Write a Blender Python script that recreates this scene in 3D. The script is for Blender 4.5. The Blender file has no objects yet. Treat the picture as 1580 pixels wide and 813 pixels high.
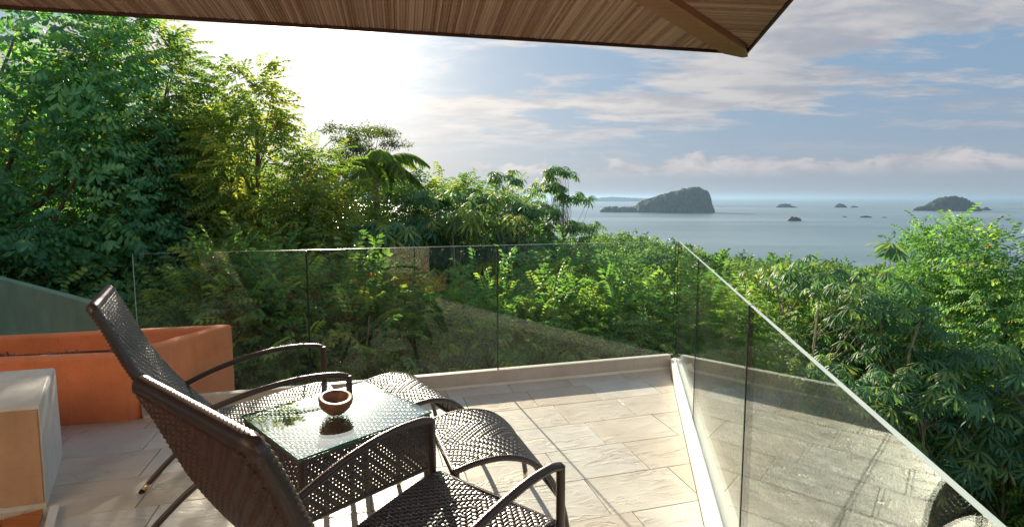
import bpy, math, random
import numpy as np
from mathutils import Vector, Matrix, noise as mnoise
R = math.radians
scene = bpy.context.scene
ROOFM = 0.06
HAZE = 5e-5
col = scene.collection

# ------------------------------------------------------------------ camera
F, TH = 820.0, R(5.5)
cam_d = bpy.data.cameras.new('camera'); cam = bpy.data.objects.new('camera', cam_d); col.objects.link(cam)
cam.location = (0, 0, 1.5); cam.rotation_euler = (R(90) - TH, 0, 0)
cam_d.sensor_width = 36; cam_d.lens = 36 * F / 1580
cam_d.shift_y = -22.5 / 1580
cam_d.clip_start = 0.05; cam_d.clip_end = 120000
scene.camera = cam

# ------------------------------------------------------------------ light
SUN_AZ, SUN_EL = R(-19.1), R(17.2)
SUN = Vector((math.sin(SUN_AZ) * math.cos(SUN_EL), math.cos(SUN_AZ) * math.cos(SUN_EL), math.sin(SUN_EL)))
sl = bpy.data.lights.new('sun', 'SUN'); sl.energy = 4.5; sl.angle = R(0.55); sl.color = (1.0, 0.86, 0.68)
so = bpy.data.objects.new('sun', sl); col.objects.link(so)
so.rotation_euler = (-SUN).to_track_quat('-Z', 'Y').to_euler()
scene.view_settings.view_transform = 'Standard'; scene.view_settings.look = 'None'
scene.view_settings.exposure = 1.45; scene.view_settings.gamma = 1.0
scene.render.engine = 'CYCLES'
scene.cycles.use_denoising = True
scene.cycles.max_bounces = 8; scene.cycles.diffuse_bounces = 4; scene.cycles.glossy_bounces = 4
scene.cycles.transparent_max_bounces = 16; scene.cycles.transmission_bounces = 4
scene.cycles.volume_bounces = 0; scene.cycles.sample_clamp_indirect = 6

world = bpy.data.worlds.new('World'); scene.world = world; world.use_nodes = True
def build_world():
    nt = world.node_tree; nt.nodes.clear(); N = nt.nodes.new; L = nt.links.new
    def math_(op, a, b=None, clamp=False):
        n = N('ShaderNodeMath'); n.operation = op; n.use_clamp = clamp
        for i, v in enumerate((a, b)):
            if v is None: continue
            if isinstance(v, (int, float)): n.inputs[i].default_value = v
            else: L(v, n.inputs[i])
        return n.outputs[0]
    def ss(v, a, b):
        n = N('ShaderNodeMapRange'); n.interpolation_type = 'SMOOTHSTEP'
        L(v, n.inputs[0]); n.inputs[1].default_value = a; n.inputs[2].default_value = b
        return n.outputs[0]
    def mix(f, a, b, mode='MIX'):
        n = N('ShaderNodeMix'); n.data_type = 'RGBA'; n.blend_type = mode
        if isinstance(f, (int, float)): n.inputs[0].default_value = f
        else: L(f, n.inputs[0])
        for i, v in ((6, a), (7, b)):
            if isinstance(v, tuple): n.inputs[i].default_value = (*v, 1)
            else: L(v, n.inputs[i])
        return n.outputs[2]
    sky = N('ShaderNodeTexSky'); sky.sky_type = 'NISHITA'; sky.sun_disc = False
    sky.sun_elevation = SUN_EL; sky.sun_rotation = SUN_AZ
    sky.altitude = 100; sky.air_density = 1.0; sky.dust_density = 2.0; sky.ozone_density = 2.5
    tc = N('ShaderNodeTexCoord')
    sep = N('ShaderNodeSeparateXYZ'); L(tc.outputs['Generated'], sep.inputs[0])
    x, y, z = sep.outputs
    zc = math_('MAXIMUM', z, 0.0)
    den = math_('ADD', zc, 0.09)
    px = math_('DIVIDE', x, den); py = math_('DIVIDE', y, den)
    comb = N('ShaderNodeCombineXYZ'); L(px, comb.inputs[0]); L(py, comb.inputs[1])
    def noise(vec, scale, detail, rough, loc, sc, rot=0):
        mp = N('ShaderNodeMapping'); mp.inputs['Location'].default_value = loc
        mp.inputs['Scale'].default_value = sc; mp.inputs['Rotation'].default_value = (0, 0, rot); L(vec, mp.inputs[0])
        n = N('ShaderNodeTexNoise'); n.inputs['Scale'].default_value = scale; n.inputs['Detail'].default_value = detail
        n.inputs['Roughness'].default_value = rough; n.inputs['Distortion'].default_value = 0.35; L(mp.outputs[0], n.inputs[0])
        return n.outputs[0]
    hi = noise(comb.outputs[0], 0.8, 10, 0.66, (4.3, 1.6, 0), (0.75, 1.5, 1), R(-18))
    fine = noise(comb.outputs[0], 2.6, 8, 0.65, (2.1, 7.6, 3), (0.8, 1.6, 1), R(-12))
    cov = math_('ADD', math_('MULTIPLY', hi, 0.72), math_('MULTIPLY', fine, 0.28))
    def gauss(v, c, w):
        q = math_('DIVIDE', math_('SUBTRACT', v, c), w); return math_('EXPONENT', math_('MULTIPLY', math_('MULTIPLY', q, q), -1.0))
    az = math_('ARCTAN2', x, y)
    band = math_('MULTIPLY', gauss(math_('SUBTRACT', z, math_('MULTIPLY', az, 0.11)), 0.185, 0.062), ss(az, 0.12, 0.42))
    streak = math_('MULTIPLY', gauss(z, 0.115, 0.045), gauss(az, -0.12, 0.33))
    cov = math_('ADD', cov, math_('ADD', math_('MULTIPLY', band, 0.155), math_('MULTIPLY', streak, 0.075)))
    wisp = ss(cov, 0.485, 0.585)
    wisp = math_('MULTIPLY', wisp, ss(z, 0.045, 0.16))
    # cumulus bank low over the sea
    c2 = N('ShaderNodeCombineXYZ'); L(math_('MULTIPLY', az, 1.0), c2.inputs[0]); L(math_('MULTIPLY', z, 2.2), c2.inputs[1])
    cu = noise(c2.outputs[0], 11.0, 9, 0.6, (3.7, 0.3, 1), (1, 1, 1))
    topn = noise(c2.outputs[0], 4.2, 5, 0.6, (8.7, 5.3, 4), (1, 0.0, 1))
    top = math_('ADD', math_('MULTIPLY', topn, 0.19), -0.018)
    hgt = math_('SUBTRACT', top, z)
    cum = ss(math_('ADD', math_('MULTIPLY', hgt, 9.0), math_('MULTIPLY', math_('SUBTRACT', cu, 0.5), 1.6)), 0.05, 0.26)
    cum = math_('MULTIPLY', cum, ss(z, 0.028, 0.055))
    # glow of the sun scattered in thin cloud and damp air
    dot = N('ShaderNodeVectorMath'); dot.operation = 'DOT_PRODUCT'
    nrm = N('ShaderNodeVectorMath'); nrm.operation = 'NORMALIZE'; L(tc.outputs['Generated'], nrm.inputs[0])
    L(nrm.outputs[0], dot.inputs[0]); dot.inputs[1].default_value = SUN
    d = math_('MAXIMUM', dot.outputs['Value'], 0.0)
    g1 = math_('POWER', d, 7.0); thin = math_('ADD', math_('MULTIPLY', ss(cov, 0.40, 0.60), 0.85), 0.22); g2 = math_('MULTIPLY', math_('POWER', d, 95.0), thin); g3 = math_('POWER', d, 420.0)
    def scol(c, f):
        n = N('ShaderNodeVectorMath'); n.operation = 'SCALE'; n.inputs[0].default_value = c
        if isinstance(f, (int, float)): n.inputs[3].default_value = f
        else: L(f, n.inputs[3])
        return n.outputs[0]
    def add(a, b):
        n = N('ShaderNodeVectorMath'); n.operation = 'ADD'; L(a, n.inputs[0]); L(b, n.inputs[1]); return n.outputs[0]
    base = mix(0.94, sky.outputs[0], SKYFLAT) if SKYFLAT else sky.outputs[0]
    # damp air near the horizon
    damp = math_('POWER', math_('SUBTRACT', 1.0, zc), 9.0)
    base = mix(math_('MULTIPLY', damp, 0.75), base, (1.62, 1.62, 1.68))
    shade = noise(comb.outputs[0], 2.1, 6, 0.6, (9, 2, 1), (1, 1.5, 1))
    ccol = mix(ss(shade, 0.35, 0.65), (1.42, 1.44, 1.62), (2.3, 2.2, 2.15))
    ccol = add(ccol, scol((1.5, 1.25, 0.95), g1))
    s = mix(math_('MULTIPLY', wisp, 0.85), base, ccol)
    cc2 = mix(ss(cu, 0.4, 0.7), (1.5, 1.5, 1.66), (2.7, 2.45, 2.4))
    cc2 = add(cc2, scol((.7, .6, .45), g1))
    s = mix(math_('MULTIPLY', cum, 0.75), s, cc2)
    s = add(s, scol((0.38, .34, .28), g1)); s = add(s, scol((5.5, 5.0, 4.2), g2)); s = add(s, scol((40, 36, 30), g3))
    bg = N('ShaderNodeBackground'); bg.inputs['Strength'].default_value = 0.1; L(s, bg.inputs[0])
    out = N('ShaderNodeOutputWorld'); L(bg.outputs[0], out.inputs[0])
SKYFLAT = (0.80, 1.30, 1.90)
build_world()

# ------------------------------------------------------------------ helpers
def link(o, parent=None):
    col.objects.link(o)
    if parent is not None: o.parent = parent
    return o
def tag(o, label=None, cat=None, group=None, kind=None):
    if label: o['label'] = label
    if cat: o['category'] = cat
    if group: o['group'] = group
    if kind: o['kind'] = kind
    return o
def empty(name, loc=(0, 0, 0), rz=0.0, label=None, cat=None, group=None):
    o = bpy.data.objects.new(name, None); o.empty_display_size = 0.2; link(o)
    o.location = loc; o.rotation_euler = (0, 0, rz)
    return tag(o, label, cat, group)
def copy_tree(o, parent=None):
    c = o.copy(); col.objects.link(c); c.parent = parent
    for ch in list(o.children): copy_tree(ch, c)
    return c

class MB:
    """collects verts / faces / material slots / a per-vertex variation value"""
    def __init__(s): s.v = []; s.f = []; s.m = []; s.c = []; s.n = 0
    def add(s, v, f, m=0, c=0.5):
        v = np.asarray(v, float).reshape(-1, 3)
        for q in f: s.f.append(tuple(int(i) + s.n for i in q)); s.m.append(m)
        s.v.append(v); s.c.append(np.full(len(v), c) if np.isscalar(c) else np.asarray(c)); s.n += len(v)
    def box(s, x0, x1, y0, y1, z0, z1, m=0, mat=None, c=0.5):
        v = np.array([(x, y, z) for z in (z0, z1) for y in (y0, y1) for x in (x0, x1)], float)
        if mat is not None: v = np.array([mat @ Vector(p) for p in v])
        s.add(v, [(0, 2, 3, 1), (4, 5, 7, 6), (0, 1, 5, 4), (2, 6, 7, 3), (0, 4, 6, 2), (1, 3, 7, 5)], m, c)
    def bbox(s, x0, x1, y0, y1, z0, z1, b=0.01, m=0, mat=None):
        """box with chamfered edges"""
        v = []; 
        for sx in (0, 1):
            for sy in (0, 1):
                for sz in (0, 1):
                    X = (x0, x1)[sx]; Y = (y0, y1)[sy]; Z = (z0, z1)[sz]
                    ix = b if sx == 0 else -b; iy = b if sy == 0 else -b; iz = b if sz == 0 else -b
                    v += [(X, Y + iy, Z + iz), (X + ix, Y, Z + iz), (X + ix, Y + iy, Z)]
        def i(sx, sy, sz, k): return (sx * 4 + sy * 2 + sz) * 3 + k
        f = []
        for a in (0, 1):
            q = [i(a, 0, 0, 0), i(a, 1, 0, 0), i(a, 1, 1, 0), i(a, 0, 1, 0)]; f.append(q if a else q[::-1])
            q = [i(0, a, 0, 1), i(0, a, 1, 1), i(1, a, 1, 1), i(1, a, 0, 1)]; f.append(q if a else q[::-1])
            q = [i(0, 0, a, 2), i(1, 0, a, 2), i(1, 1, a, 2), i(0, 1, a, 2)]; f.append(q if a else q[::-1])
        for a in (0, 1):
            for bb in (0, 1):
                f.append([i(a, bb, 0, 0), i(a, bb, 1, 0), i(a, bb, 1, 1), i(a, bb, 0, 1)])
                f.append([i(a, 0, bb, 0), i(a, 1, bb, 0), i(a, 1, bb, 2), i(a, 0, bb, 2)])
                f.append([i(0, a, bb, 1), i(1, a, bb, 1), i(1, a, bb, 2), i(0, a, bb, 2)])
        for sx in (0, 1):
            for sy in (0, 1):
                for sz in (0, 1): f.append([i(sx, sy, sz, 0), i(sx, sy, sz, 1), i(sx, sy, sz, 2)])
        v = np.array(v, float)
        if mat is not None: v = np.array([mat @ Vector(p) for p in v])
        s.add(v, f, m)
    def prism(s, poly, z0, z1, m=0, taper=0.0):
        n = len(poly); p = np.array(poly, float); c0 = p.mean(0)
        top = c0 + (p - c0) * (1 - taper)
        v = [(x, y, z0) for x, y in p] + [(x, y, z1) for x, y in top]
        f = [tuple(range(n))[::-1], tuple(range(n, 2 * n))] + [(i, (i + 1) % n, (i + 1) % n + n, i + n) for i in range(n)]
        s.add(v, f, m)
    def tube(s, pts, r, n=8, m=0, caps=True, wrap=0.0, pitch=0.007, flat=None, c=0.5):
        """tube along pts; r scalar or per-point; wrap: ridge depth of a wound strand"""
        P = np.asarray(pts, float); rr = np.full(len(P), r) if np.isscalar(r) else np.asarray(r, float)
        if wrap:
            seg = np.linalg.norm(np.diff(P, axis=0), axis=1); t = np.r_[0, np.cumsum(seg)]
            k = max(2, int(t[-1] / (pitch / 2))); tt = np.linspace(0, t[-1], k + 1)
            P2 = np.stack([np.interp(tt, t, P[:, i]) for i in range(3)], 1); rr = np.interp(tt, t, rr)
            rr = rr * (1 - wrap * (np.arange(k + 1) % 2)); P = P2
        T = np.gradient(P, axis=0); T /= np.linalg.norm(T, axis=1)[:, None] + 1e-12
        u = np.cross(T[0], (0, 0, 1.0)); 
        if np.linalg.norm(u) < 0.1: u = np.cross(T[0], (0, 1.0, 0))
        u /= np.linalg.norm(u); V = []
        ang = np.arange(n) * 2 * math.pi / n
        for i in range(len(P)):
            u = u - T[i] * (u @ T[i]); u /= np.linalg.norm(u); w = np.cross(T[i], u)
            a, b = (rr[i], rr[i]) if flat is None else (rr[i] * flat[0], rr[i] * flat[1])
            V.append(P[i] + np.outer(np.cos(ang) * a, u) + np.outer(np.sin(ang) * b, w))
        k = len(P); f = []
        for i in range(k - 1):
            for j in range(n):
                j2 = (j + 1) % n; f.append((i * n + j, i * n + j2, (i + 1) * n + j2, (i + 1) * n + j))
        if caps: f.append(tuple(range(n))[::-1]); f.append(tuple(range((k - 1) * n, k * n)))
        s.add(np.concatenate(V), f, m, c)
    def mesh(s, name, mats, smooth=False):
        me = bpy.data.meshes.new(name)
        V = np.concatenate(s.v) if s.v else np.zeros((0, 3))
        me.from_pydata(V.tolist(), [], s.f)
        for m in (mats if isinstance(mats, (list, tuple)) else [mats]): me.materials.append(m)
        me.polygons.foreach_set('material_index', s.m)
        me.polygons.foreach_set('use_smooth', [bool(smooth)] * len(s.f))
        a = me.attributes.new('var', 'FLOAT', 'POINT'); a.data.foreach_set('value', np.concatenate(s.c).astype(np.float32))
        me.update(); return me
    def obj(s, name, mats, parent=None, smooth=False):
        return link(bpy.data.objects.new(name, s.mesh(name, mats, smooth)), parent)

def fast_mesh(name, V, FA, mat, var=None, smooth=False):
    """V (n,3), FA (m,k) faces of equal size"""
    me = bpy.data.meshes.new(name); V = np.ascontiguousarray(V, np.float32); FA = np.ascontiguousarray(FA, np.int32)
    me.vertices.add(len(V)); me.vertices.foreach_set('co', V.ravel())
    m, k = FA.shape
    me.loops.add(m * k); me.loops.foreach_set('vertex_index', FA.ravel())
    me.polygons.add(m); me.polygons.foreach_set('loop_start', np.arange(m, dtype=np.int32) * k)
    me.polygons.foreach_set('use_smooth', np.full(m, smooth))
    if var is not None:
        a = me.attributes.new('var', 'FLOAT', 'POINT'); a.data.foreach_set('value', np.asarray(var, np.float32))
    me.materials.append(mat); me.update(calc_edges=True); me.validate(); return me

# ------------------------------------------------------------------ materials
class NT:
    def __init__(s, name):
        s.mat = bpy.data.materials.new(name); s.mat.use_nodes = True; s.t = s.mat.node_tree; s.t.nodes.clear()
        s.out = s.n('ShaderNodeOutputMaterial')
    def n(s, t, **k):
        x = s.t.nodes.new(t)
        for a, b in k.items(): setattr(x, a, b)
        return x
    def l(s, a, b): s.t.links.new(a, b)
    def set(s, sock, v):
        if isinstance(v, bpy.types.NodeSocket): s.l(v, sock)
        elif isinstance(v, tuple) and len(v) == 3 and sock.type == 'RGBA': sock.default_value = (*v, 1)
        else: sock.default_value = v
    def math(s, op, a, b=0.0, c=None, clamp=False):
        x = s.n('ShaderNodeMath', operation=op, use_clamp=clamp); s.set(x.inputs[0], a); s.set(x.inputs[1], b)
        if c is not None: s.set(x.inputs[2], c)
        return x.outputs[0]
    def mix(s, f, a, b, mode='MIX'):
        x = s.n('ShaderNodeMix', data_type='RGBA', blend_type=mode); s.set(x.inputs[0], f); s.set(x.inputs[6], a); s.set(x.inputs[7], b); return x.outputs[2]
    def ramp(s, f, a, b, c=0.0, d=1.0):
        x = s.n('ShaderNodeMapRange'); s.set(x.inputs[0], f)
        for i, v in enumerate((a, b, c, d)): x.inputs[i + 1].default_value = v
        return x.outputs[0]
    def coord(s, kind='Object', scale=(1, 1, 1), rot=(0, 0, 0), rnd=False):
        tc = s.n('ShaderNodeTexCoord'); mp = s.n('ShaderNodeMapping'); mp.inputs['Scale'].default_value = scale; mp.inputs['Rotation'].default_value = rot
        v = tc.outputs[kind]
        if rnd:
            oi = s.n('ShaderNodeObjectInfo'); ad = s.n('ShaderNodeVectorMath', operation='ADD'); cb = s.n('ShaderNodeCombineXYZ')
            m = s.math('MULTIPLY', oi.outputs['Random'], 37.0); s.l(m, cb.inputs[0]); s.l(s.math('MULTIPLY', oi.outputs['Random'], 91.0), cb.inputs[1])
            s.l(v, ad.inputs[0]); s.l(cb.outputs[0], ad.inputs[1]); v = ad.outputs[0]
        s.l(v, mp.inputs[0]); return mp.outputs[0]
    def noise(s, vec, scale, detail=4, rough=0.5, dist=0.0):
        x = s.n('ShaderNodeTexNoise'); s.l(vec, x.inputs[0]); x.inputs['Scale'].default_value = scale; x.inputs['Detail'].default_value = detail
        x.inputs['Roughness'].default_value = rough; x.inputs['Distortion'].default_value = dist; return x.outputs[0]
    def bump(s, h, dist, strength=1.0):
        x = s.n('ShaderNodeBump'); x.inputs['Distance'].default_value = dist; x.inputs['Strength'].default_value = strength; s.l(h, x.inputs['Height']); return x.outputs[0]
    def pbr(s, color, rough=0.6, normal=None, spec=0.5, metal=0.0, coat=0.0):
        b = s.n('ShaderNodeBsdfPrincipled'); s.set(b.inputs['Base Color'], color); s.set(b.inputs['Roughness'], rough)
        b.inputs['Specular IOR Level'].default_value = spec; b.inputs['Metallic'].default_value = metal; b.inputs['Coat Weight'].default_value = coat
        if normal is not None: s.l(normal, b.inputs['Normal'])
        return b.outputs[0]
    def done(s, sh): s.l(sh, s.out.inputs[0]); return s.mat

def m_plain(name, c, rough=0.6, var=0.15, scale=6, bump=0.0, metal=0.0, spec=0.5, bscale=60):
    t = NT(name); v = t.coord(); n = t.noise(v, scale, 5, 0.6)
    c2 = t.mix(t.ramp(n, 0.3, 0.7), tuple(x * (1 - var) for x in c), tuple(min(1, x * (1 + var)) for x in c))
    nb = t.bump(t.noise(v, bscale, 4, 0.6), bump) if bump else None
    return t.done(t.pbr(c2, rough, nb, spec, metal))

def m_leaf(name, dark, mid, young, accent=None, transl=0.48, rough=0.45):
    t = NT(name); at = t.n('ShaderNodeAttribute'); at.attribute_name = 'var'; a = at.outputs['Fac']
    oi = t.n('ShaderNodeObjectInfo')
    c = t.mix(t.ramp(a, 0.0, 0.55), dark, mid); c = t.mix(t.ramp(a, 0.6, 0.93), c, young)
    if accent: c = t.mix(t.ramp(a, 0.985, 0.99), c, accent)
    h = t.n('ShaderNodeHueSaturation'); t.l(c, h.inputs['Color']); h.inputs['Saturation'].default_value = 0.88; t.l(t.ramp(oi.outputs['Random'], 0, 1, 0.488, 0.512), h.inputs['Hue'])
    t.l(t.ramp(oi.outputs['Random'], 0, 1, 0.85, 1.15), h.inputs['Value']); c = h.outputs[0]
    p = t.pbr(c, rough, None, 0.28)
    tr = t.n('ShaderNodeBsdfTranslucent'); t.l(t.mix(1.0, c, (1.5, 1.45, 0.5), 'MULTIPLY'), tr.inputs[0])
    ms = t.n('ShaderNodeMixShader'); ms.inputs[0].default_value = transl; t.l(p, ms.inputs[1]); t.l(tr.outputs[0], ms.inputs[2])
    return t.done(ms.outputs[0])

def m_glass(name, tint, f0=0.020):
    t = NT(name); g = t.n('ShaderNodeNewGeometry'); d = t.n('ShaderNodeVectorMath', operation='DOT_PRODUCT')
    t.l(g.outputs['Incoming'], d.inputs[0]); t.l(g.outputs['Normal'], d.inputs[1])
    c = t.math('ABSOLUTE', d.outputs['Value']); k = t.math('POWER', t.math('SUBTRACT', 1.0, c), 5.0)
    fr = t.math('ADD', t.math('MULTIPLY', k, 0.96), f0, clamp=True)
    tr = t.n('ShaderNodeBsdfTransparent'); t.set(tr.inputs[0], tint)
    gl = t.n('ShaderNodeBsdfGlossy'); gl.inputs['Roughness'].default_value = 0.0; t.set(gl.inputs[0], (0.97, 1.0, 0.98))
    ms = t.n('ShaderNodeMixShader'); t.l(fr, ms.inputs[0]); t.l(tr.outputs[0], ms.inputs[1]); t.l(gl.outputs[0], ms.inputs[2])
    # faint film of dust and dried drops
    v = t.coord('Object'); dn = t.math('MULTIPLY', t.ramp(t.noise(v, 3.0, 6, 0.7), 0.45, 0.8), 0.035)
    df = t.n('ShaderNodeBsdfDiffuse'); t.set(df.inputs[0], (0.5, 0.48, 0.44))
    m2 = t.n('ShaderNodeMixShader'); t.l(dn, m2.inputs[0]); t.l(ms.outputs[0], m2.inputs[1]); t.l(df.outputs[0], m2.inputs[2])
    return t.done(m2.outputs[0])

def m_stone():
    t = NT('slate_tile'); v = t.coord('Object', (1, 1, 1), rnd=True)
    # cleft ridges run along the tile
    vr = t.coord('Object', (1.0, 3.0, 1), rnd=True)
    big = t.noise(vr, 2.6, 6, 0.62, 0.55)
    steps = t.math('PINGPONG', t.math('MULTIPLY', big, 7.0), 1.0)
    ridge = t.math('POWER', steps, 3.0)
    fine = t.noise(t.coord('Object', (1, 2.2, 1), rnd=True), 22, 5, 0.65)
    h = t.math('ADD', t.math('MULTIPLY', ridge, 0.35), t.math('ADD', t.math('MULTIPLY', big, 1.6), t.math('MULTIPLY', fine, 0.11)))
    nb = t.bump(h, 0.0085, 0.62)
    oi = t.n('ShaderNodeObjectInfo')
    a = t.mix(t.ramp(t.noise(v, 3.0, 5, 0.6), 0.3, 0.7), (0.58, 0.53, 0.47), (0.75, 0.72, 0.67))
    a = t.mix(t.ramp(oi.outputs['Random'], .35, 1.0, 0, .75), a, (0.56, 0.46, 0.35)); a = t.mix(t.ramp(oi.outputs['Random'], .3, 0.0, 0, .6), a, (0.62, 0.61, 0.58))
    a = t.mix(t.ramp(ridge, 0.8, 1.0, 0.0, 0.35), a, (0.2, 0.14, 0.1))
    gp = t.n('ShaderNodeNewGeometry'); ng = t.n('ShaderNodeTexNoise'); t.l(gp.outputs['Position'], ng.inputs[0]); ng.inputs['Scale'].default_value = 1.3; ng.inputs['Detail'].default_value = 7; ng.inputs['Roughness'].default_value = .65
    a = t.mix(t.ramp(ng.outputs[0], .52, .72, 0, .38), a, (0.48, 0.40, 0.32))
    r = t.math('ADD', t.ramp(t.noise(v, 9, 4, 0.6), 0.3, 0.7, 0.24, 0.42), t.ramp(ng.outputs[0], .4, .7, 0, .14))
    return t.done(t.pbr(a, r, nb, 0.5))

def m_wicker():
    t = NT('wicker'); at = t.n('ShaderNodeAttribute'); at.attribute_name = 'var'
    c = t.mix(at.outputs['Fac'], (0.026, 0.017, 0.014), (0.085, 0.055, 0.044))
    nb = t.bump(t.noise(t.coord('Object', (1, 1, 1)), 500, 2, 0.6), 0.0006)
    return t.done(t.pbr(c, 0.28, nb, 0.7))

def m_plaster(name, c, rough=0.8, b=0.004):
    t = NT(name); v = t.coord(); n1 = t.noise(v, 2.2, 6, 0.62); n2 = t.noise(v, 55, 4, 0.6)
    k = t.mix(t.ramp(n1, 0.3, 0.72), tuple(x * 0.8 for x in c), tuple(min(1, x * 1.13) for x in c))
    k = t.mix(t.ramp(n2, 0.55, 0.8, 0, 0.3), k, tuple(x * 0.6 for x in c))
    # rain streaks and scuffs
    st = t.noise(t.coord('Object', (7, 7, .6)), 2.0, 6, 0.7); k = t.mix(t.ramp(st, .52, .75, 0, .38), k, tuple(x * 0.55 for x in c))
    sc = t.noise(t.coord('Object', (1, 1, 2)), 9.0, 8, 0.75); k = t.mix(t.ramp(sc, .62, .70, 0, .35), k, tuple(min(1, x * 1.25 + .03) for x in c))
    h = t.math('ADD', t.math('ADD', n2, t.math('MULTIPLY', n1, 2.0)), t.math('MULTIPLY', sc, 1.2))
    return t.done(t.pbr(k, rough, t.bump(h, b), 0.3))

def m_wood(name, c1, c2, rough=0.4, scale=(1, 14, 14), bumpd=0.001):
    t = NT(name); v = t.coord('Object', scale, rnd=True); n = t.noise(v, 4.0, 6, 0.6, 0.6)
    c = t.mix(t.ramp(n, 0.3, 0.7), c1, c2)
    return t.done(t.pbr(c, rough, t.bump(n, bumpd), 0.4))

M = {}
M['stone'] = m_stone(); M['wicker'] = m_wicker()
M['grout'] = m_plain('grout', (0.42, 0.36, 0.30), 0.9)
M['glass'] = m_glass('railing_glass', (0.955, 0.985, 0.968))
M['table_glass'] = m_glass('table_glass', (0.88, 0.93, 0.92), 0.15)
M['glass_edge'] = m_plain('glass_edge', (0.58, 0.72, 0.70), 0.22, 0.1)
M['glass_edge_green'] = m_plain('glass_edge_green', (0.02, 0.25, 0.13), 0.12, 0.1)
M['seam'] = m_plain('seam', (0.012, 0.03, 0.024), 0.2, 0.1)
M['curb'] = m_plaster('curb_plaster', (0.56, 0.50, 0.44), 0.6, 0.001)
M['curb_white'] = m_plain('curb_paint', (0.78, 0.76, 0.72), 0.38, 0.05)
M['orange'] = m_plaster('terracotta_plaster', (0.86, 0.275, 0.115))
M['soil'] = m_plain('soil', (0.10, 0.05, 0.04), 0.95, 0.4, 20, 0.01)
M['rock'] = m_plain('rock', (0.30, 0.15, 0.13), 0.8, 0.4, 12, 0.004)
M['green_wall'] = m_plaster('grey_green_plaster', (0.22, 0.31, 0.22), 0.7, 0.002)
M['pale'] = m_plaster('pale_concrete', (0.74, 0.74, 0.70), 0.55, 0.0012)
M['tan_face'] = m_plaster('tan_sheet', (0.60, 0.39, 0.25), 0.7, 0.0015)
M['wood_floor'] = m_wood('wood_floor', (0.36, 0.10, 0.025), (0.55, 0.20, 0.06), 0.25)
M['bowl'] = m_wood('bowl_wood', (0.17, 0.075, 0.035), (0.36, 0.18, 0.085), 0.42, (3, 3, 12))
M['brass'] = m_plain('brass_foot', (0.75, 0.60, 0.38), 0.25, 0.05, metal=1.0)
M['rubber'] = m_plain('rubber', (0.02, 0.02, 0.02), 0.7)
M['fascia'] = m_wood('fascia_wood', (0.05, 0.022, 0.012), (0.10, 0.04, 0.022), 0.5)
M['beam'] = m_wood('beam_wood', (0.50, 0.22, 0.14), (0.64, 0.32, 0.21), 0.5)
M['roof_tile'] = m_plain('roof_tiles', (0.3, 0.14, 0.09), 0.8)
def m_reed():
    t = NT('reed'); at = t.n('ShaderNodeAttribute'); at.attribute_name = 'var'
    v = t.coord('Object', (1, 1, 1)); n = t.noise(v, 26, 5, 0.65)
    c = t.mix(at.outputs['Fac'], (0.50, 0.27, 0.18), (0.92, 0.66, 0.52)); c = t.mix(t.ramp(n, 0.5, 0.75, 0, 0.6), c, (0.80, 0.62, 0.48))
    return t.done(t.pbr(c, 0.55, None, 0.3))
M['reed'] = m_reed()
M['bark'] = m_plain('bark', (0.17, 0.13, 0.095), 0.9, 0.4, 8, 0.01)
M['bark_pale'] = m_plain('pale_bark', (0.34, 0.29, 0.22), 0.85, 0.35, 8, 0.01)
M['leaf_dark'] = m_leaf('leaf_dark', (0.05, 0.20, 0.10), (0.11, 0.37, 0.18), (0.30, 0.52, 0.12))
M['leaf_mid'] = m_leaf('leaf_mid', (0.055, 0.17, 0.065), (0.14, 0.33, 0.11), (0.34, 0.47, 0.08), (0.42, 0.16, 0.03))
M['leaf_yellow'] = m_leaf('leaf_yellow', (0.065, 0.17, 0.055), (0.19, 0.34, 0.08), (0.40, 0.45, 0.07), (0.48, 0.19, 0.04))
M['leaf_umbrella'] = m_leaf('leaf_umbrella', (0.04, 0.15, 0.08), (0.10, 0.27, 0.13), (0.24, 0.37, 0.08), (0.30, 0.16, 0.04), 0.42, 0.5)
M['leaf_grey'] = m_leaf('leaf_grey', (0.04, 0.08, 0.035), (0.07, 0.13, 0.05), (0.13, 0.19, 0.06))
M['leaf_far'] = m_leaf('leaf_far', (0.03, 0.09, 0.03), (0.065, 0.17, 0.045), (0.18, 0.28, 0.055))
# ------------------------------------------------------------------ deck, tiles, rails
AZT = R(74.6); TD = np.array([math.sin(AZT), math.cos(AZT)]); ND = np.array([-TD[1], TD[0]])
def back_in(x): return 4.195 + 0.270 * x            # inner foot of the back curb
def right_in(y): return 0.365 + 0.2255 * y          # inner foot of the right curb
def back_gl(x): return 4.222 + 0.270 * x              # planes of the glass
def right_gl(y): return 0.44 + 0.2205 * y

def clip(poly, a, b, c):
    """keep a*x+b*y<=c"""
    out = []
    for i in range(len(poly)):
        p, q = poly[i], poly[(i + 1) % len(poly)]
        fp = a * p[0] + b * p[1] - c; fq = a * q[0] + b * q[1] - c
        if fp <= 0: out.append(p)
        if (fp < 0 < fq) or (fq < 0 < fp):
            t = fp / (fp - fq); out.append((p[0] + t * (q[0] - p[0]), p[1] + t * (q[1] - p[1])))
    return out

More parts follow.
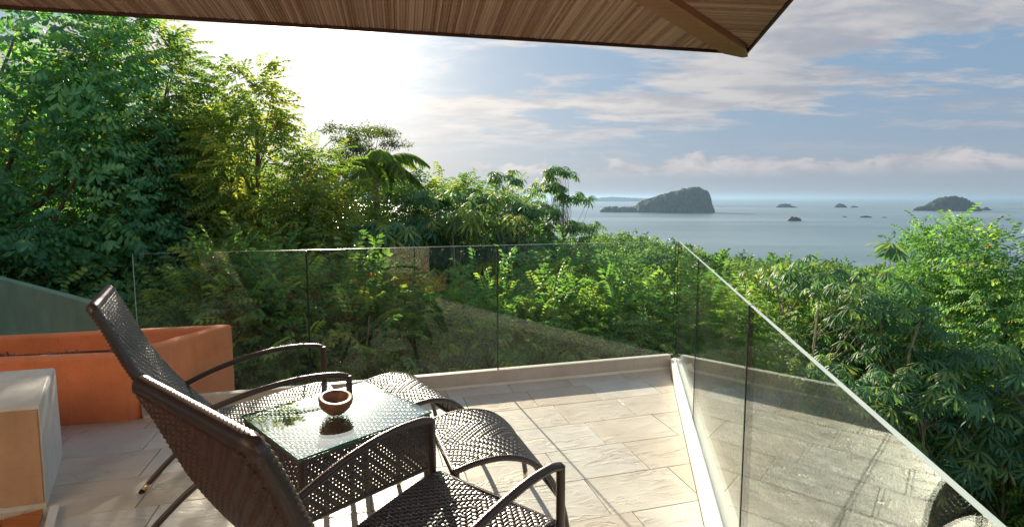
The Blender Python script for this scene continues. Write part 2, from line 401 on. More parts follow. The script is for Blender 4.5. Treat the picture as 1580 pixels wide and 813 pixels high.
deck = MB()
deck.prism([(-5.2, -1.6), (right_in(-1.6) + 0.2, -1.6), (right_in(4.577) + 0.25, 4.75), (-5.2, back_in(-5.2) + 0.2)], -0.32, -0.010)
deck = deck.obj('deck', M['grout']); tag(deck, kind='structure')
def tile_mesh(poly, name='tile'):
    """stone tile with a softened upper edge, local coordinates"""
    m = MB(); p = np.array(poly); n = len(p); c = p.mean(0)
    d = c - p; d /= np.linalg.norm(d, axis=1)[:, None] + 1e-9
    q = p + d * 0.003
    v = [(x, y, -0.012) for x, y in p] + [(x, y, -0.002) for x, y in p] + [(x, y, 0.001) for x, y in q]
    f = [(i, (i + 1) % n, (i + 1) % n + n, i + n) for i in range(n)] + [(i + n, (i + 1) % n + n, (i + 1) % n + 2 * n, i + 2 * n) for i in range(n)]
    f.append(tuple(range(2 * n, 3 * n))); m.add(v, f); return m.mesh(name, M['stone'])
TL, TW, J = 0.50, 0.335, 0.0017
full = tile_mesh([(-TL / 2 + J, -TW / 2 + J), (TL / 2 - J, -TW / 2 + J), (TL / 2 - J, TW / 2 - J), (-TL / 2 + J, TW / 2 - J)])
rng = random.Random(5)
ntile = 0
for row in range(-13, 6):
    n0 = 2.85 + row * TW; off = 0.385 - 0.105 * row
    for k in range(-13, 7):
        t0 = off + k * TL; cn, ct = n0 + TW / 2, t0 + TL / 2
        cx, cy = ct * TD + cn * ND
        if cy < -1.1 or cx < -4.3: continue
        corners = [(-TL / 2 + J, -TW / 2 + J), (TL / 2 - J, -TW / 2 + J), (TL / 2 - J, TW / 2 - J), (-TL / 2 + J, TW / 2 - J)]
        W = [(cx + a * TD[0] + b * ND[0], cy + a * TD[1] + b * ND[1]) for a, b in corners]
        P = clip(W, -0.270, 1, 4.195 - 0.004); P = clip(P, 1, -0.2255, 0.365 - 0.004) if P else P
        if len(P) < 3: continue
        area = abs(sum(P[i][0] * P[(i + 1) % len(P)][1] - P[(i + 1) % len(P)][0] * P[i][1] for i in range(len(P)))) / 2
        if area < 0.002: continue
        if len(P) == 4 and abs(area - (TL - 2 * J) * (TW - 2 * J)) < 1e-4: me = full
        else:
            loc = [((x - cx) * TD[0] + (y - cy) * TD[1], (x - cx) * ND[0] + (y - cy) * ND[1]) for x, y in P]
            me = tile_mesh(loc)
        o = link(bpy.data.objects.new('tile', me), deck)
        o.location = (cx, cy, rng.uniform(-0.0012, 0.0006)); o.rotation_euler = (R(rng.uniform(-.15, .15)), R(rng.uniform(-.12, .12)), math.pi / 2 - AZT)
        ntile += 1
print('tiles', ntile)

def wall_pts(p, q, nrm, t0, t1, z0, z1, mb, m=0, b=0.0):
    """box standing on line p-q, from offset t0 to t1 along nrm"""
    p, q, nrm = np.array(p), np.array(q), np.array(nrm)
    poly = [tuple(p + nrm * t0), tuple(q + nrm * t0), tuple(q + nrm * t1), tuple(p + nrm * t1)]
    a = sum(poly[i][0] * poly[(i + 1) % 4][1] - poly[(i + 1) % 4][0] * poly[i][1] for i in range(4))
    mb.prism(poly if a > 0 else poly[::-1], z0, z1, m)
def pane(parent, p, q, z0, z1, th=0.012, gap=0.005, ends=None):
    """one sheet of glass between two plan points; slots: faces, top edge, end edges"""
    p, q = np.array(p), np.array(q); d = (q - p) / np.linalg.norm(q - p); n = np.array([-d[1], d[0]]) * th / 2
    p = p + d * gap; q = q - d * gap
    v = [(*(p - n), z0), (*(q - n), z0), (*(q + n), z0), (*(p + n), z0), (*(p - n), z1), (*(q - n), z1), (*(q + n), z1), (*(p + n), z1)]
    m = MB(); m.add(v, [(0, 1, 5, 4), (2, 3, 7, 6)], 0); m.add(v, [(4, 5, 6, 7), (3, 2, 1, 0)], 1); m.add(v, [(1, 2, 6, 5), (3, 0, 4, 7)], 2)
    return m.obj('glass_panel', [M['glass'], M['glass_edge'], ends or M['seam']], parent)

railb = empty('glass_railing', (0, 0, 0), 0, 'frameless glass railing of three panels along the back of the terrace, facing the sea', 'glass railing')
bx = [-2.545, -1.487, -0.115, 1.432]
for a, b in zip(bx[:-1], bx[1:]):
    pane(railb, (a, back_gl(a)), (b, back_gl(b)), 0.1205, 1.125, ends=M['glass_edge'] if a < -2.5 else None)
def joint(parent, p, d, z0, z1):
    d = np.array(d) / np.linalg.norm(d); n = np.array([-d[1], d[0]]) * .0085; p = np.array(p); q = [tuple(p - d * .0049 - n), tuple(p + d * .0049 - n), tuple(p + d * .0049 + n), tuple(p - d * .0049 + n)]
    m = MB(); m.prism(q, z0, z1); return m.obj('joint_seal', M['seam'], parent)
for b in bx[1:3]: joint(railb, (b, back_gl(b)), (1, .27), .121, 1.12)
dB = np.array([1, .27]) / math.hypot(1, .27); nB = np.array([-dB[1], dB[0]])
m = MB(); wall_pts((-2.53, back_in(-2.53)), (1.40, back_in(1.40)), nB, 0.0, 0.052, -0.30, 0.120, m); m.obj('curb', M['curb'], railb)
m = MB(); wall_pts((-2.52, back_in(-2.52)), (1.40, back_in(1.40)), nB, -0.012, -0.001, -0.002, 0.02, m); m.obj('floor_trim', M['curb_white'], railb)
railr = empty('glass_railing', (0, 0, 0), 0, 'frameless glass railing running along the right side of the terrace with white curb', 'glass railing')
ry = [4.61, 3.276, 1.863, 0.45, -0.96]
for a, b in zip(ry[:-1], ry[1:]):
    pane(railr, (right_gl(a), a), (right_gl(b), b), 0.06, 1.12)
for b in ry[1:4]: joint(railr, (right_gl(b), b), (.2205, 1), .0995, 1.115)
joint(railr, (right_gl(4.625), 4.625), (.2205, 1), .0995, 1.115)
dR = np.array([.2230, 1]) / math.hypot(1, .223); nR = np.array([dR[1], -dR[0]])
m = MB(); v = [(right_in(-1.6), -1.6), (right_gl(-1.6) + .08, -1.6), (right_gl(4.6) + .08, 4.58 + .1), (right_in(4.585) , 4.585 - .004)]
m.prism(v, -0.30, 0.085); m.obj('curb', M['curb_white'], railr)
m = MB(); v = [(right_in(-1.6) + .045, -1.6), (right_gl(-1.6) - .010, -1.6), (right_gl(4.55) - .010, 4.56), (right_in(4.55) + .030, 4.555)]
m.prism(v, 0.0855, 0.099); m.obj('glass_channel', M['curb_white'], railr)

# ------------------------------------------------------------------ planter, walls, bench block, wood step
pl = empty('planter', (-3.3, 3.75, 0), 0, 'terracotta orange plastered planter with dry red earth beside the terrace edge', 'planter')
outer = [(-5.0, 3.10), (-2.66, 3.457), (-2.60, 3.475), (-2.562, 3.51), (-2.548, 3.56), (-2.337, 4.345), (-2.345, 4.36), (-2.36, 4.365), (-5.2, 3.72)]
inner = [(-5.0, 3.22), (-2.72, 3.57), (-2.70, 3.575), (-2.67, 3.60), (-2.66, 3.63), (-2.465, 4.235), (-2.468, 4.243), (-2.475, 4.247), (-5.1, 3.645)]
m = MB(); L3 = Vector((-3.3, 3.75, 0)); n = len(outer); o_ = np.array(outer) - [-3.3, 3.75]; i_ = np.array(inner) - [-3.3, 3.75]
rings = [(o_, -0.75), (o_, 0.425), (o_ + (i_ - o_) * .05, 0.443), (o_ + (i_ - o_) * .16, 0.45), (o_ + (i_ - o_) * .84, 0.45), (o_ + (i_ - o_) * .95, 0.443), (i_, 0.425), (i_, 0.2)]
V = [(x, y, z) for r_, z in rings for x, y in r_]; Fc = []
for k in range(len(rings) - 1):
    for j in range(n): j2 = (j + 1) % n; Fc.append((k * n + j, k * n + j2, (k + 1) * n + j2, (k + 1) * n + j))
m.add(V, Fc); m.obj('planter_wall', M['orange'], pl, True)
m = MB(); m.add([(x, y, 0.31) for x, y in i_ * 1.0], [tuple(range(n))]); m.obj('soil', M['soil'], pl)
rng = random.Random(11)
def lump(seed, r, sq=0.6, sub=2):
    import bmesh
    bm = bmesh.new(); bmesh.ops.create_icosphere(bm, subdivisions=sub, radius=r)
    for v in bm.verts:
        nn = mnoise.noise(v.co * (1.3 / r) + Vector((seed * 7.1, 0, 0))); v.co *= 1 + 0.45 * nn; v.co.z *= sq
    return bm
for k in range(26):
    x = rng.uniform(-4.0, -2.75); fr = (x + 5.0) / 2.45; y = rng.uniform(3.35 + .12 * fr, 3.68 + .42 * fr)
    bm = lump(k, rng.uniform(.03, .075)); me = bpy.data.meshes.new('rock'); bm.to_mesh(me); bm.free(); me.materials.append(M['rock'])
    o = link(bpy.data.objects.new('rock', me), pl); o.location = (x + 3.3, y - 3.75, 0.325); o.rotation_euler = (0, 0, rng.uniform(0, 6))
# dry twigs on the earth
m = MB()
for k in range(60):
    x = rng.uniform(-3.9, -2.75); fr = (x + 5.0) / 2.45; y = rng.uniform(3.4 + .1 * fr, 3.62 + .42 * fr); a = rng.uniform(0, 3.1); l = rng.uniform(.05, .14)
    p = np.array([x + 3.3, y - 3.75, 0.33]); d = np.array([math.cos(a), math.sin(a), 0]) * l / 2
    m.tube([p - d, p + (0, 0, rng.uniform(.01, .05)), p + d], 0.004, 4)
o = m.obj('twigs', M['rock'], pl); tag(o, kind='stuff')

gw = MB(); gw.bbox(0, 7.0, 0, 0.08, -2.6, 0.55, 0.008)
gw = gw.obj('garden_wall', M['green_wall']); gw.location = (-3.60, 4.60, 0); gw.rotation_euler = (0, 0, math.atan2(.55, -.835)); gw.scale = (1, -1, 1)
tag(gw, 'low grey green plastered wall behind the orange planter at the left', 'wall')

bl = MB(); base = [(-4.3, 1.93), (-2.264, 2.453), (-2.644, 2.999), (-4.3, 2.57)]; top = [(-4.3, 1.965), (-2.286, 2.485), (-2.715, 3.075), (-4.3, 2.65)]
def lerp(a, b, t): return tuple(a[i] + (b[i] - a[i]) * t for i in range(2))
b0 = np.array(base); t0 = np.array(top); cc = t0.mean(0)
r0 = [(*p, 0.0) for p in b0]; r1 = [(*(b0[i] + (t0[i] - b0[i]) * .96), .485) for i in range(4)]
dirs = np.array([(0.01, .012), (-.014, .010), (-.004, -.015), (.01, -.012)])
r2 = [(*(t0[i] + dirs[i] * .6), .497) for i in range(4)]; r3 = [(*(t0[i] + dirs[i] * 1.5), .5) for i in range(4)]
V = r0 + r1 + r2 + r3; f = []
for k in range(3):
    for j in range(4): f.append((k * 4 + j, k * 4 + (j + 1) % 4, (k + 1) * 4 + (j + 1) % 4, (k + 1) * 4 + j))
f.append((12, 13, 14, 15)); bl.add(V, f)
blk = bl.obj('bench_block', M['pale'], None, False); tag(blk, 'pale concrete bench block with tan front at the left of the terrace', 'concrete block')
m = MB(); m.add([(-4.3, 1.927, 0.002), (-2.268, 2.449, 0.002), (-2.289, 2.478, .482), (-4.3, 1.96, .482)], [(0, 1, 2, 3)])
# tan coloured sheet over the front, standing slightly proud of the block
m = MB(); v = [(-4.3, 1.924, 0.03), (-2.270, 2.446, 0.03), (-2.292, 2.475, .484), (-4.3, 1.957, .484), (-4.3, 1.935, 0.03), (-2.270, 2.456, 0.03), (-2.292, 2.485, .484), (-4.3, 1.968, .484)]
m.add(v, [(0, 1, 2, 3), (1, 5, 6, 2), (3, 2, 6, 7), (0, 3, 7, 4), (0, 4, 5, 1)]); m.obj('front_sheet', M['tan_face'], blk)

ws = empty('wooden_step', (-2.19, 2.44, 0), 0, 'varnished brown wooden floor step with white edge strip below the concrete block', 'wooden step')
ed = np.array([.58, -.81]); 
for k in range(7):
    m = MB(); a0 = 0.005 + k * .14; a1 = a0 + .136; pr = np.array([-.81, -.58])
    s0 = np.array([-.02, -.014])
    q = [s0 + pr * (a0 + .03), s0 + ed * 2.2 + pr * (a0 + .03), s0 + ed * 2.2 + pr * (a1 + .03), s0 + pr * (a1 + .03) + ed * 0.0]
    # keep clear of the block
    q = [(x, y) for x, y in q]; q = clip(q, -TD[1] * 1.0, TD[0], -TD[1] * (-2.264 + 2.19) + TD[0] * (2.453 - 2.44) - 0.012)
    if len(q) < 3: continue
    ar = sum(q[i][0] * q[(i + 1) % len(q)][1] - q[(i + 1) % len(q)][0] * q[i][1] for i in range(len(q)))
    m.prism(q if ar > 0 else q[::-1], 0.002, 0.024); o = m.obj('plank', M['wood_floor'], ws)
m = MB(); q = [(0, 0), (ed[0] * 2.2, ed[1] * 2.2), (ed[0] * 2.2 - .03, ed[1] * 2.2 - .022), (-.03, -.018)]
ar = sum(q[i][0] * q[(i + 1) % 4][1] - q[(i + 1) % 4][0] * q[i][1] for i in range(4))
m.prism(q if ar > 0 else q[::-1], 0.002, 0.027); m.obj('edge_strip', M['curb_white'], ws)

# ------------------------------------------------------------------ roof overhang
AP = np.array([1.89, 4.436]); E1 = np.array([-.9793, -.203]); E2 = np.array([-.206, -.9786])
HP = (E1 + E2) / np.linalg.norm(E1 + E2); MS = ROOFM; ZE = 2.65
I1 = np.array([E1[1], -E1[0]]); I1 = I1 if I1 @ HP > 0 else -I1      # inward normals
I2 = np.array([E2[1], -E2[0]]); I2 = I2 if I2 @ HP > 0 else -I2
DP = HP @ I1; SL = MS / DP                                          # rise per metre inward
roof = empty('roof', (0, 0, 0), 0, 'wide overhanging hip roof with brown reed soffit above the terrace', 'roof')
rv = np.random.RandomState(3); RD = 2.7  # depth cut short, left open inward to let sky and sun in
def reeds(E, I, length, maxin, name):
    V, FA, C = [], [], []; pitch = 0.019; n = int(length / pitch); k = 0
    for i in range(n):
        a = (i + .5) * pitch; lim = min(maxin, a * DP / (HP @ E))     # up to the hip
        if lim < 0.02: continue
        r = pitch * .5; c = rv.rand(); segs = max(1, int(lim / 1.2)); zz = rv.uniform(-.002, .002)
        t = np.linspace(0.0, lim, segs + 1); w = rv.uniform(-.002, .002, segs + 1)
        for tt, ww in zip(t, w):
            p = AP + E * (a + ww) + I * tt; z = ZE + SL * tt + 0.03 + zz
            for da, dz in ((-r, .006), (-r * .55, -.003), (r * .55, -.003), (r, .006)):
                V.append((*(p + E * da), z + dz)); C.append(c)
        for s_ in range(segs):
            for j in range(3): b = k + s_ * 4 + j; FA.append((b, b + 1, b + 5, b + 4))
        k += 4 * (segs + 1)
    o = link(bpy.data.objects.new('reed_soffit', fast_mesh('reed_soffit', np.array(V), np.array(FA), M['reed'], C)), roof); tag(o, kind='stuff'); return o
reeds(E1, I1, 9.5, RD, 'a'); reeds(E2, I2, 9.0, RD, 'b')
m = MB()
def P3(p, z): return (p[0], p[1], z)
hipend = AP + HP * 9.5
zt = 0.055
poly1 = [P3(AP, ZE + zt), P3(AP + E1 * 9.5, ZE + zt), P3(AP + E1 * 9.5 + I1 * RD, ZE + SL * RD + zt), P3(AP + HP * (RD / DP), ZE + SL * RD + zt)]
poly2 = [P3(AP, ZE + zt), P3(AP + HP * (RD / DP), ZE + SL * RD + zt), P3(AP + E2 * 9.0 + I2 * RD, ZE + SL * RD + zt), P3(AP + E2 * 9.0, ZE + zt)]
for q in (poly1, poly2):
    v = q + [(x, y, z + .16) for x, y, z in q]; m.add(v, [(0, 1, 2, 3), (7, 6, 5, 4), (0, 4, 5, 1), (1, 5, 6, 2), (2, 6, 7, 3), (3, 7, 4, 0)])
m.obj('roof_deck', M['roof_tile'], roof)
for E, I, ln in ((E1, I1, 9.5), (E2, I2, 9.0)):
    m = MB(); a = AP; b = AP + E * ln; out = -I
    q = [tuple(a + out * .018), tuple(b + out * .018), tuple(b), tuple(a)]
    ar = sum(q[i][0] * q[(i + 1) % 4][1] - q[(i + 1) % 4][0] * q[i][1] for i in range(4))
    m.prism(q if ar > 0 else q[::-1], ZE + .006, ZE + .20); m.obj('fascia_board', M['fascia'], roof)
m = MB(); sd = np.array([-HP[1], HP[0]]) * .085
p0 = AP + HP * 0.0; p1 = AP + HP * (RD / DP)
v = [P3(p0 - sd * .25, ZE - .02), P3(p0 + sd * .25, ZE - .02), P3(AP + HP * .22 + sd, ZE - .03 + MS * .22), P3(p1 + sd, ZE - .03 + MS * RD / DP), P3(p1 - sd, ZE - .03 + MS * RD / DP), P3(AP + HP * .22 - sd, ZE - .03 + MS * .22)]
v2 = [(x, y, z + .075) for x, y, z in v]
m.add(v + v2, [(0, 1, 2, 3, 4, 5), (11, 10, 9, 8, 7, 6)] + [(i, (i + 1) % 6, (i + 1) % 6 + 6, i + 6) for i in range(6)]); m.obj('hip_beam', M['beam'], roof)

# ------------------------------------------------------------------ house behind the camera (seen in the glass), front shaped to bounce sunlight
hs = empty('house', (0, -2.6, 0), 0, 'unseen two storey villa front with wide glazed doors behind the terrace, shaped to bounce sunlight', 'house')
M['ochre'] = m_plaster('ochre_plaster', (0.52, 0.24, 0.10)); M['facade'] = m_plaster('bounce_facade', (0.80, 0.67, 0.52)); M['cream'] = m_plaster('cream_plaster', (0.60, 0.52, 0.40)); M['dark_glass'] = m_plain('dark_window', (0.03, 0.035, 0.04), 0.05)
m = MB()
for x0, x1 in ((-7, -4.6), (-2.2, -1.5), (1.0, 1.9)): m.box(x0, x1, -.15, .15, -0.3, 3.6)
m.box(-7, 1.9, -.149, .149, 2.35, 6.4); m.box(-7, 1.9, -4, -3.8, -.3, 6.4); m.box(-7, 1.9, -3.8, -.15, 6.2, 6.4); m.obj('wall', M['facade'], hs)
m = MB(); m.box(-7, 1.9, -3.8, 0.99, -.30, -.014); m.obj('room_floor', M['wood_floor'], hs)
for x0, x1 in ((-4.6, -3.4), (-3.4, -2.2), (-1.5, -.25), (-.25, 1.0)):
    m = MB(); m.box(x0 + .01, x1 - .01, -.03, .03, 0, .06); m.box(x0 + .01, x1 - .01, -.03, .03, 2.28, 2.34); m.box(x0 + .01, x0 + .07, -.028, .028, .06, 2.28); m.box(x1 - .07, x1 - .01, -.028, .028, .06, 2.28)
    f_ = m.obj('door', M['fascia'], hs); m = MB(); m.box(x0 + .07, x1 - .07, -.006, .006, .06, 2.28); m.obj('pane', M['dark_glass'], f_)
m = MB(); m.box(-1.9, -1.65, .151, .19, .9, 1.9); m.obj('wall_panel', M['cream'], hs)
m = MB()
m.prism([(-5.1, -1.5), (right_in(-1.5) + .1, -1.5), (right_in(4.5) + .12, 4.62), (-5.1, back_in(-5.1) + .12)], -6.5, -0.325)
o = m.obj('foundation', M['ochre'], hs); o.matrix_parent_inverse = Matrix.Translation((0, 2.6, 0))
# ------------------------------------------------------------------ wicker
def catmull(P, n):
    P = np.asarray(P, float); Q = np.vstack([2 * P[0] - P[1], P, 2 * P[-1] - P[-2]]); out = []
    for i in range(1, len(Q) - 2):
        for t in np.linspace(0, 1, 12, endpoint=False):
            a, b, c, d = Q[i - 1], Q[i], Q[i + 1], Q[i + 2]
            out.append(0.5 * ((2 * b) + (-a + c) * t + (2 * a - 5 * b + 4 * c - d) * t * t + (-a + 3 * b - 3 * c + d) * t ** 3))
    out.append(P[-1]); out = np.array(out)
    s = np.r_[0, np.cumsum(np.linalg.norm(np.diff(out, axis=0), axis=1))]; tt = np.linspace(0, s[-1], n)
    return np.stack([np.interp(tt, s, out[:, k]) for k in range(out.shape[1])], 1)
def weave(surf, lu, lv, pitch=0.0140, amp=0.0028, fill=0.93, bands=2, name='weave', gap_pattern=False, seed=0):
    """woven strands over surf(u,v) (u, v in 0..1 arrays -> points, normals); lu, lv real sizes"""
    nu, nv = max(4, int(lu / pitch)), max(4, int(lv / pitch)); rs = np.random.RandomState(seed)
    def over(i, j):
        b = (j * bands // nv) % 2
        return np.where(((np.where(b == 0, j, -j) + i) % 4) < 2, 1.0, -1.0)
    VV, FF, CC = [], [], []; base = 0
    for fam in (0, 1):
        na, nb = (nu, nv) if fam == 0 else (nv, nu)
        ks = np.arange(2 * nb + 1)
        for a in range(na):
            jj = np.clip(ks // 2, 0, nb - 1); jm = np.clip((ks - 1) // 2, 0, nb - 1)
            if fam == 0: h = 0.5 * (over(a, jj) + over(a, jm))
            else: h = -0.5 * (over(jj, np.full_like(jj, a)) + over(jm, np.full_like(jj, a)))
            wv = pitch * fill / 2 * (0.94 + .1 * rs.rand()); c0 = rs.rand()
            for q, (dw, dz) in enumerate(((-1, -.0016), (0, .0012), (1, -.0016))):
                ta = (a + .5) / na + dw * wv / (lu if fam == 0 else lv); tb = ks / (2.0 * nb)
                U, Wv = (np.full(len(tb), ta), tb) if fam == 0 else (tb, np.full(len(tb), ta))
                P, Nn = surf(U, Wv); VV.append(P + Nn * (h * amp + dz)[:, None]); CC.append(np.full(len(tb), c0) * .7 + .3 * rs.rand(len(tb)))
            L = len(ks)
            i0 = base + np.arange(L - 1)
            for q in (0, 1): FF.append(np.stack([i0 + q * L, i0 + q * L + 1, i0 + (q + 1) * L + 1, i0 + (q + 1) * L], 1))
            base += 3 * L
    return fast_mesh(name, np.concatenate(VV), np.concatenate(FF), M['wicker'], np.concatenate(CC), True)
def prof_surf(P, w0, w1=None, off=0.0, sag=0.0):
    """surface swept across y from profile P (x,z); w half width"""
    P = np.asarray(P); n = len(P); T = np.gradient(P, axis=0); T /= np.linalg.norm(T, axis=1)[:, None]; Nn = np.stack([-T[:, 1], T[:, 0]], 1)
    if Nn[0, 1] < 0: Nn = -Nn
    w1 = w0 if w1 is None else w1
    def f(u, v):
        t = np.clip(u, 0, 1) * (n - 1); i = np.clip(t.astype(int), 0, n - 2); k = (t - i)[:, None]
        p = P[i] * (1 - k) + P[i + 1] * k; q = Nn[i] * (1 - k) + Nn[i + 1] * k
        w = w0 + (w1 - w0) * u; yy = (v * 2 - 1)
        o_ = off - sag * (1 - yy ** 2)
        return np.stack([p[:, 0] + q[:, 0] * o_, yy * w, p[:, 1] + q[:, 1] * o_], 1), np.stack([q[:, 0], np.zeros(len(u)), q[:, 1]], 1)
    return f
def wmesh(o, me, parent, stuff=False):
    x = link(bpy.data.objects.new(o, me), parent)
    return x
def flip(f):
    def g(u, v):
        p, n = f(u, v); return p, -n
    return g

def build_chair():
    root = empty('lounge_chair')
    sp = catmull([(0.015, .415), (-.06, .422), (-.22, .408), (-.40, .385), (-.52, .372), (-.59, .372)], 40)
    bp = catmull([(-.565, .352), (-.612, .41), (-.66, .47), (-.735, .571), (-.80, .672), (-.856, .773), (-.90, .874), (-.94, .974), (-.978, 1.058)], 60)
    s = wmesh('seat', weave(prof_surf(sp, .262, off=.002, sag=.006), .61, .52, bands=2, name='seat'), root)
    rim = MB(); w = .268
    P = [(x, w, z - .008) for x, z in sp[::-1]] + [(x, -w, z - .008) for x, z in sp]
    rim.tube(P, .0135, 8, wrap=.20, pitch=.0095); r_ = rim.obj('seat_rim', M['wicker'], s, True)
    # backrest: front and rear weave and a thick wound border
    b = wmesh('backrest', weave(prof_surf(bp, .258, off=.018), .9, .515, bands=2, name='backrest', seed=2), root)
    bfront = b.data
    rear = wmesh('rear_weave', weave(flip(prof_surf(bp, .258, off=-.019)), .9, .515, bands=2, name='rear_weave', seed=3), b)
    bd = MB(); w = .262
    P = [(x, w, z) for x, z in bp] ; Q = [(x, -w, z) for x, z in bp][::-1]
    e = bp[-1]; mid = [(e[0], y, e[1]) for y in np.linspace(w - .01, -w + .01, 14)]
    bd.tube(P + mid + Q, .0245, 10, wrap=.22, pitch=.016, flat=(1.12, .95)); bd.obj('border', M['wicker'], b, True)
    for sy in (1, -1):
        y = sy * .300
        arm = MB(); A = catmull([(0, .622), (-.06, .640), (-.2, .648), (-.38, .630), (-.56, .585), (-.705, .532)], 30)
        arm.tube([(x, y - sy * .03 * (i / 29.0) ** 3, z) for i, (x, z) in enumerate(A)], .0155, 8, wrap=.20, pitch=.0095)
        arm.obj('arm', M['wicker'], root, True)
        lg = MB(); lg.tube([(0.004, y, .622), (0.006, y, .40), (.004, y, .05)], .0165, 8, wrap=.12, pitch=.0075)
        l = lg.obj('leg', M['wicker'], root, True)
        ft = MB(); ft.tube([(.004, y, .05), (.004, y, .006)], .0135, 10); ft.obj('metal_tip', M['brass'], l, True)
        ft = MB(); ft.tube([(.004, y, .006), (.004, y, .0)], .0125, 10); ft.obj('pad', M['rubber'], l)
        rl = MB(); A = catmull([(0.0, .385), (-.28, .368), (-.50, .325), (-.66, .245), (-.785, .14), (-.878, .045)], 36)
        rl.tube([(x, sy * .283, z) for x, z in A], .0150, 8, wrap=.10, pitch=.0075)
        l = rl.obj('leg', M['wicker'], root, True)
        ft = MB(); ft.tube([(-.878, sy * .283, .045), (-.906, sy * .283, .008)], .0135, 10); ft.obj('metal_tip', M['brass'], l, True)
        ft = MB(); ft.tube([(-.906, sy * .283, .012), (-.912, sy * .283, .0)], .0155, 10); ft.obj('pad', M['rubber'], l)
    cb = MB(); cb.tube([(-.50, -.285, .335), (-.50, .285, .335)], .013, 8, wrap=.1, pitch=.0075); cb.obj('crossbar', M['wicker'], root, True)
    cb = MB(); cb.tube([(-.0, -.285, .385), (-.0, .285, .385)], .013, 8, wrap=.1, pitch=.0075); cb.obj('crossbar', M['wicker'], root, True)
    return root
def place(o, x, y, azd): o.location = (x, y, 0); o.rotation_euler = (0, 0, math.pi / 2 - R(azd))
c2 = build_chair(); place(c2, -.082, 1.849, 36.9)
tag(c2, 'dark brown wicker lounge chair nearest the viewer, seat cut by the bottom edge', 'lounge chair', 'wicker lounge chairs on the terrace')
c1 = copy_tree(c2); place(c1, -.965, 2.811, 59.0)
tag(c1, 'dark brown wicker lounge chair beyond the side table, near the orange planter', 'lounge chair', 'wicker lounge chairs on the terrace')

def build_ottoman():
    root = empty('ottoman')
    op = catmull([(0.0, .395), (.10, .418), (.22, .420), (.33, .385), (.42, .30), (.475, .19), (.50, .10)], 50)
    s = wmesh('woven_top', weave(prof_surf(op[:44], .248, off=.004), .56, .496, bands=3, name='woven_top', seed=7), root)
    for sy in (1, -1):
        r = MB(); P = [(x, sy * .26, z - .004) for x, z in op] + [(.508, sy * .26, .045)]
        r.tube(P, .0145, 8, wrap=.20, pitch=.0095); l = r.obj('side_rail', M['wicker'], root, True)
        ft = MB(); ft.tube([(.508, sy * .26, .045), (.511, sy * .26, .0)], .0125, 10); ft.obj('metal_tip', M['brass'], l, True)
        lg = MB(); lg.tube([(.012, sy * .255, .385), (.012, sy * .255, .045)], .0145, 8, wrap=.12, pitch=.0075); l = lg.obj('leg', M['wicker'], root, True)
        ft = MB(); ft.tube([(.012, sy * .255, .045), (.012, sy * .255, 0)], .0125, 10); ft.obj('metal_tip', M['brass'], l, True)
    cb = MB(); cb.tube([(0, -.26, .39), (0, .26, .39)], .0145, 8, wrap=.20, pitch=.0095); cb.obj('crossbar', M['wicker'], root, True)
    cb = MB(); cb.tube([(.472, -.26, .19), (.472, .26, .19)], .011, 8, wrap=.1, pitch=.0075); cb.obj('crossbar', M['wicker'], root, True)
    return root
ot = build_ottoman()
mid = (np.array([-.237, 2.062]) + np.array([-.409, 2.552])) / 2
place(ot, mid[0], mid[1], 70.7); tag(ot, 'arched wicker footstool in the middle of the deck, beyond the nearer chair seat', 'footstool', 'arched wicker footstools')
ot2 = copy_tree(ot); mid = (np.array([-.60, 2.64]) + np.array([-.906, 3.06])) / 2
place(ot2, mid[0], mid[1], 54); tag(ot2, 'arched wicker footstool close to the back glass railing, half hidden by the side table', 'footstool', 'arched wicker footstools')

# ------------------------------------------------------------------ side table and bowl
tc_ = np.array([(-1.12, 2.23), (-.785, 1.82), (-.381, 2.24), (-.738, 2.61)]); tcen = tc_.mean(0)
txd = (tc_[2] - tc_[1]); tw = np.linalg.norm(txd); txd /= tw; tyd = np.array([-txd[1], txd[0]]); th_ = 0.54
tb = empty('side_table', (tcen[0], tcen[1], 0), math.atan2(txd[1], txd[0]), 'square wicker side table with green edged glass top between the two lounge chairs', 'side table')
ax, ay = tw / 2, th_ / 2
def flat_surf(o, a, b, n):
    o, a, b, n = map(np.array, (o, a, b, n))
    return lambda u, v: (o + np.outer(u, a) + np.outer(v, b), np.tile(n, (len(u), 1)))
wmesh('woven_top', weave(flat_surf((-ax + .01, -ay + .01, .556), (2 * ax - .02, 0, 0), (0, 2 * ay - .02, 0), (0, 0, 1.)), 2 * ax, 2 * ay, name='woven_top', bands=1, seed=4), tb)
zb, zt_ = .315, .552
wmesh('side_panel', weave(flat_surf((-ax + .02, -ay + .004, zb), (2 * ax - .04, 0, 0), (0, 0, zt_ - zb), (0, -1., 0)), 2 * ax, .24, name='side_panel', bands=1, fill=.90, seed=5), tb)
wmesh('side_panel', weave(flat_surf((-ax + .02, ay - .004, zb), (2 * ax - .04, 0, 0), (0, 0, zt_ - zb), (0, 1., 0)), 2 * ax, .24, name='side_panel', bands=1, fill=.90, seed=6), tb)
wmesh('side_panel', weave(flat_surf((-ax + .004, -ay + .02, zb), (0, 2 * ay - .04, 0), (0, 0, zt_ - zb), (-1., 0, 0)), 2 * ay, .24, name='side_panel', bands=2, fill=.92, seed=8), tb)
wmesh('side_panel', weave(flat_surf((ax - .004, -ay + .02, zb), (0, 2 * ay - .04, 0), (0, 0, zt_ - zb), (1., 0, 0)), 2 * ay, .24, name='side_panel', bands=2, fill=.92, seed=9), tb)
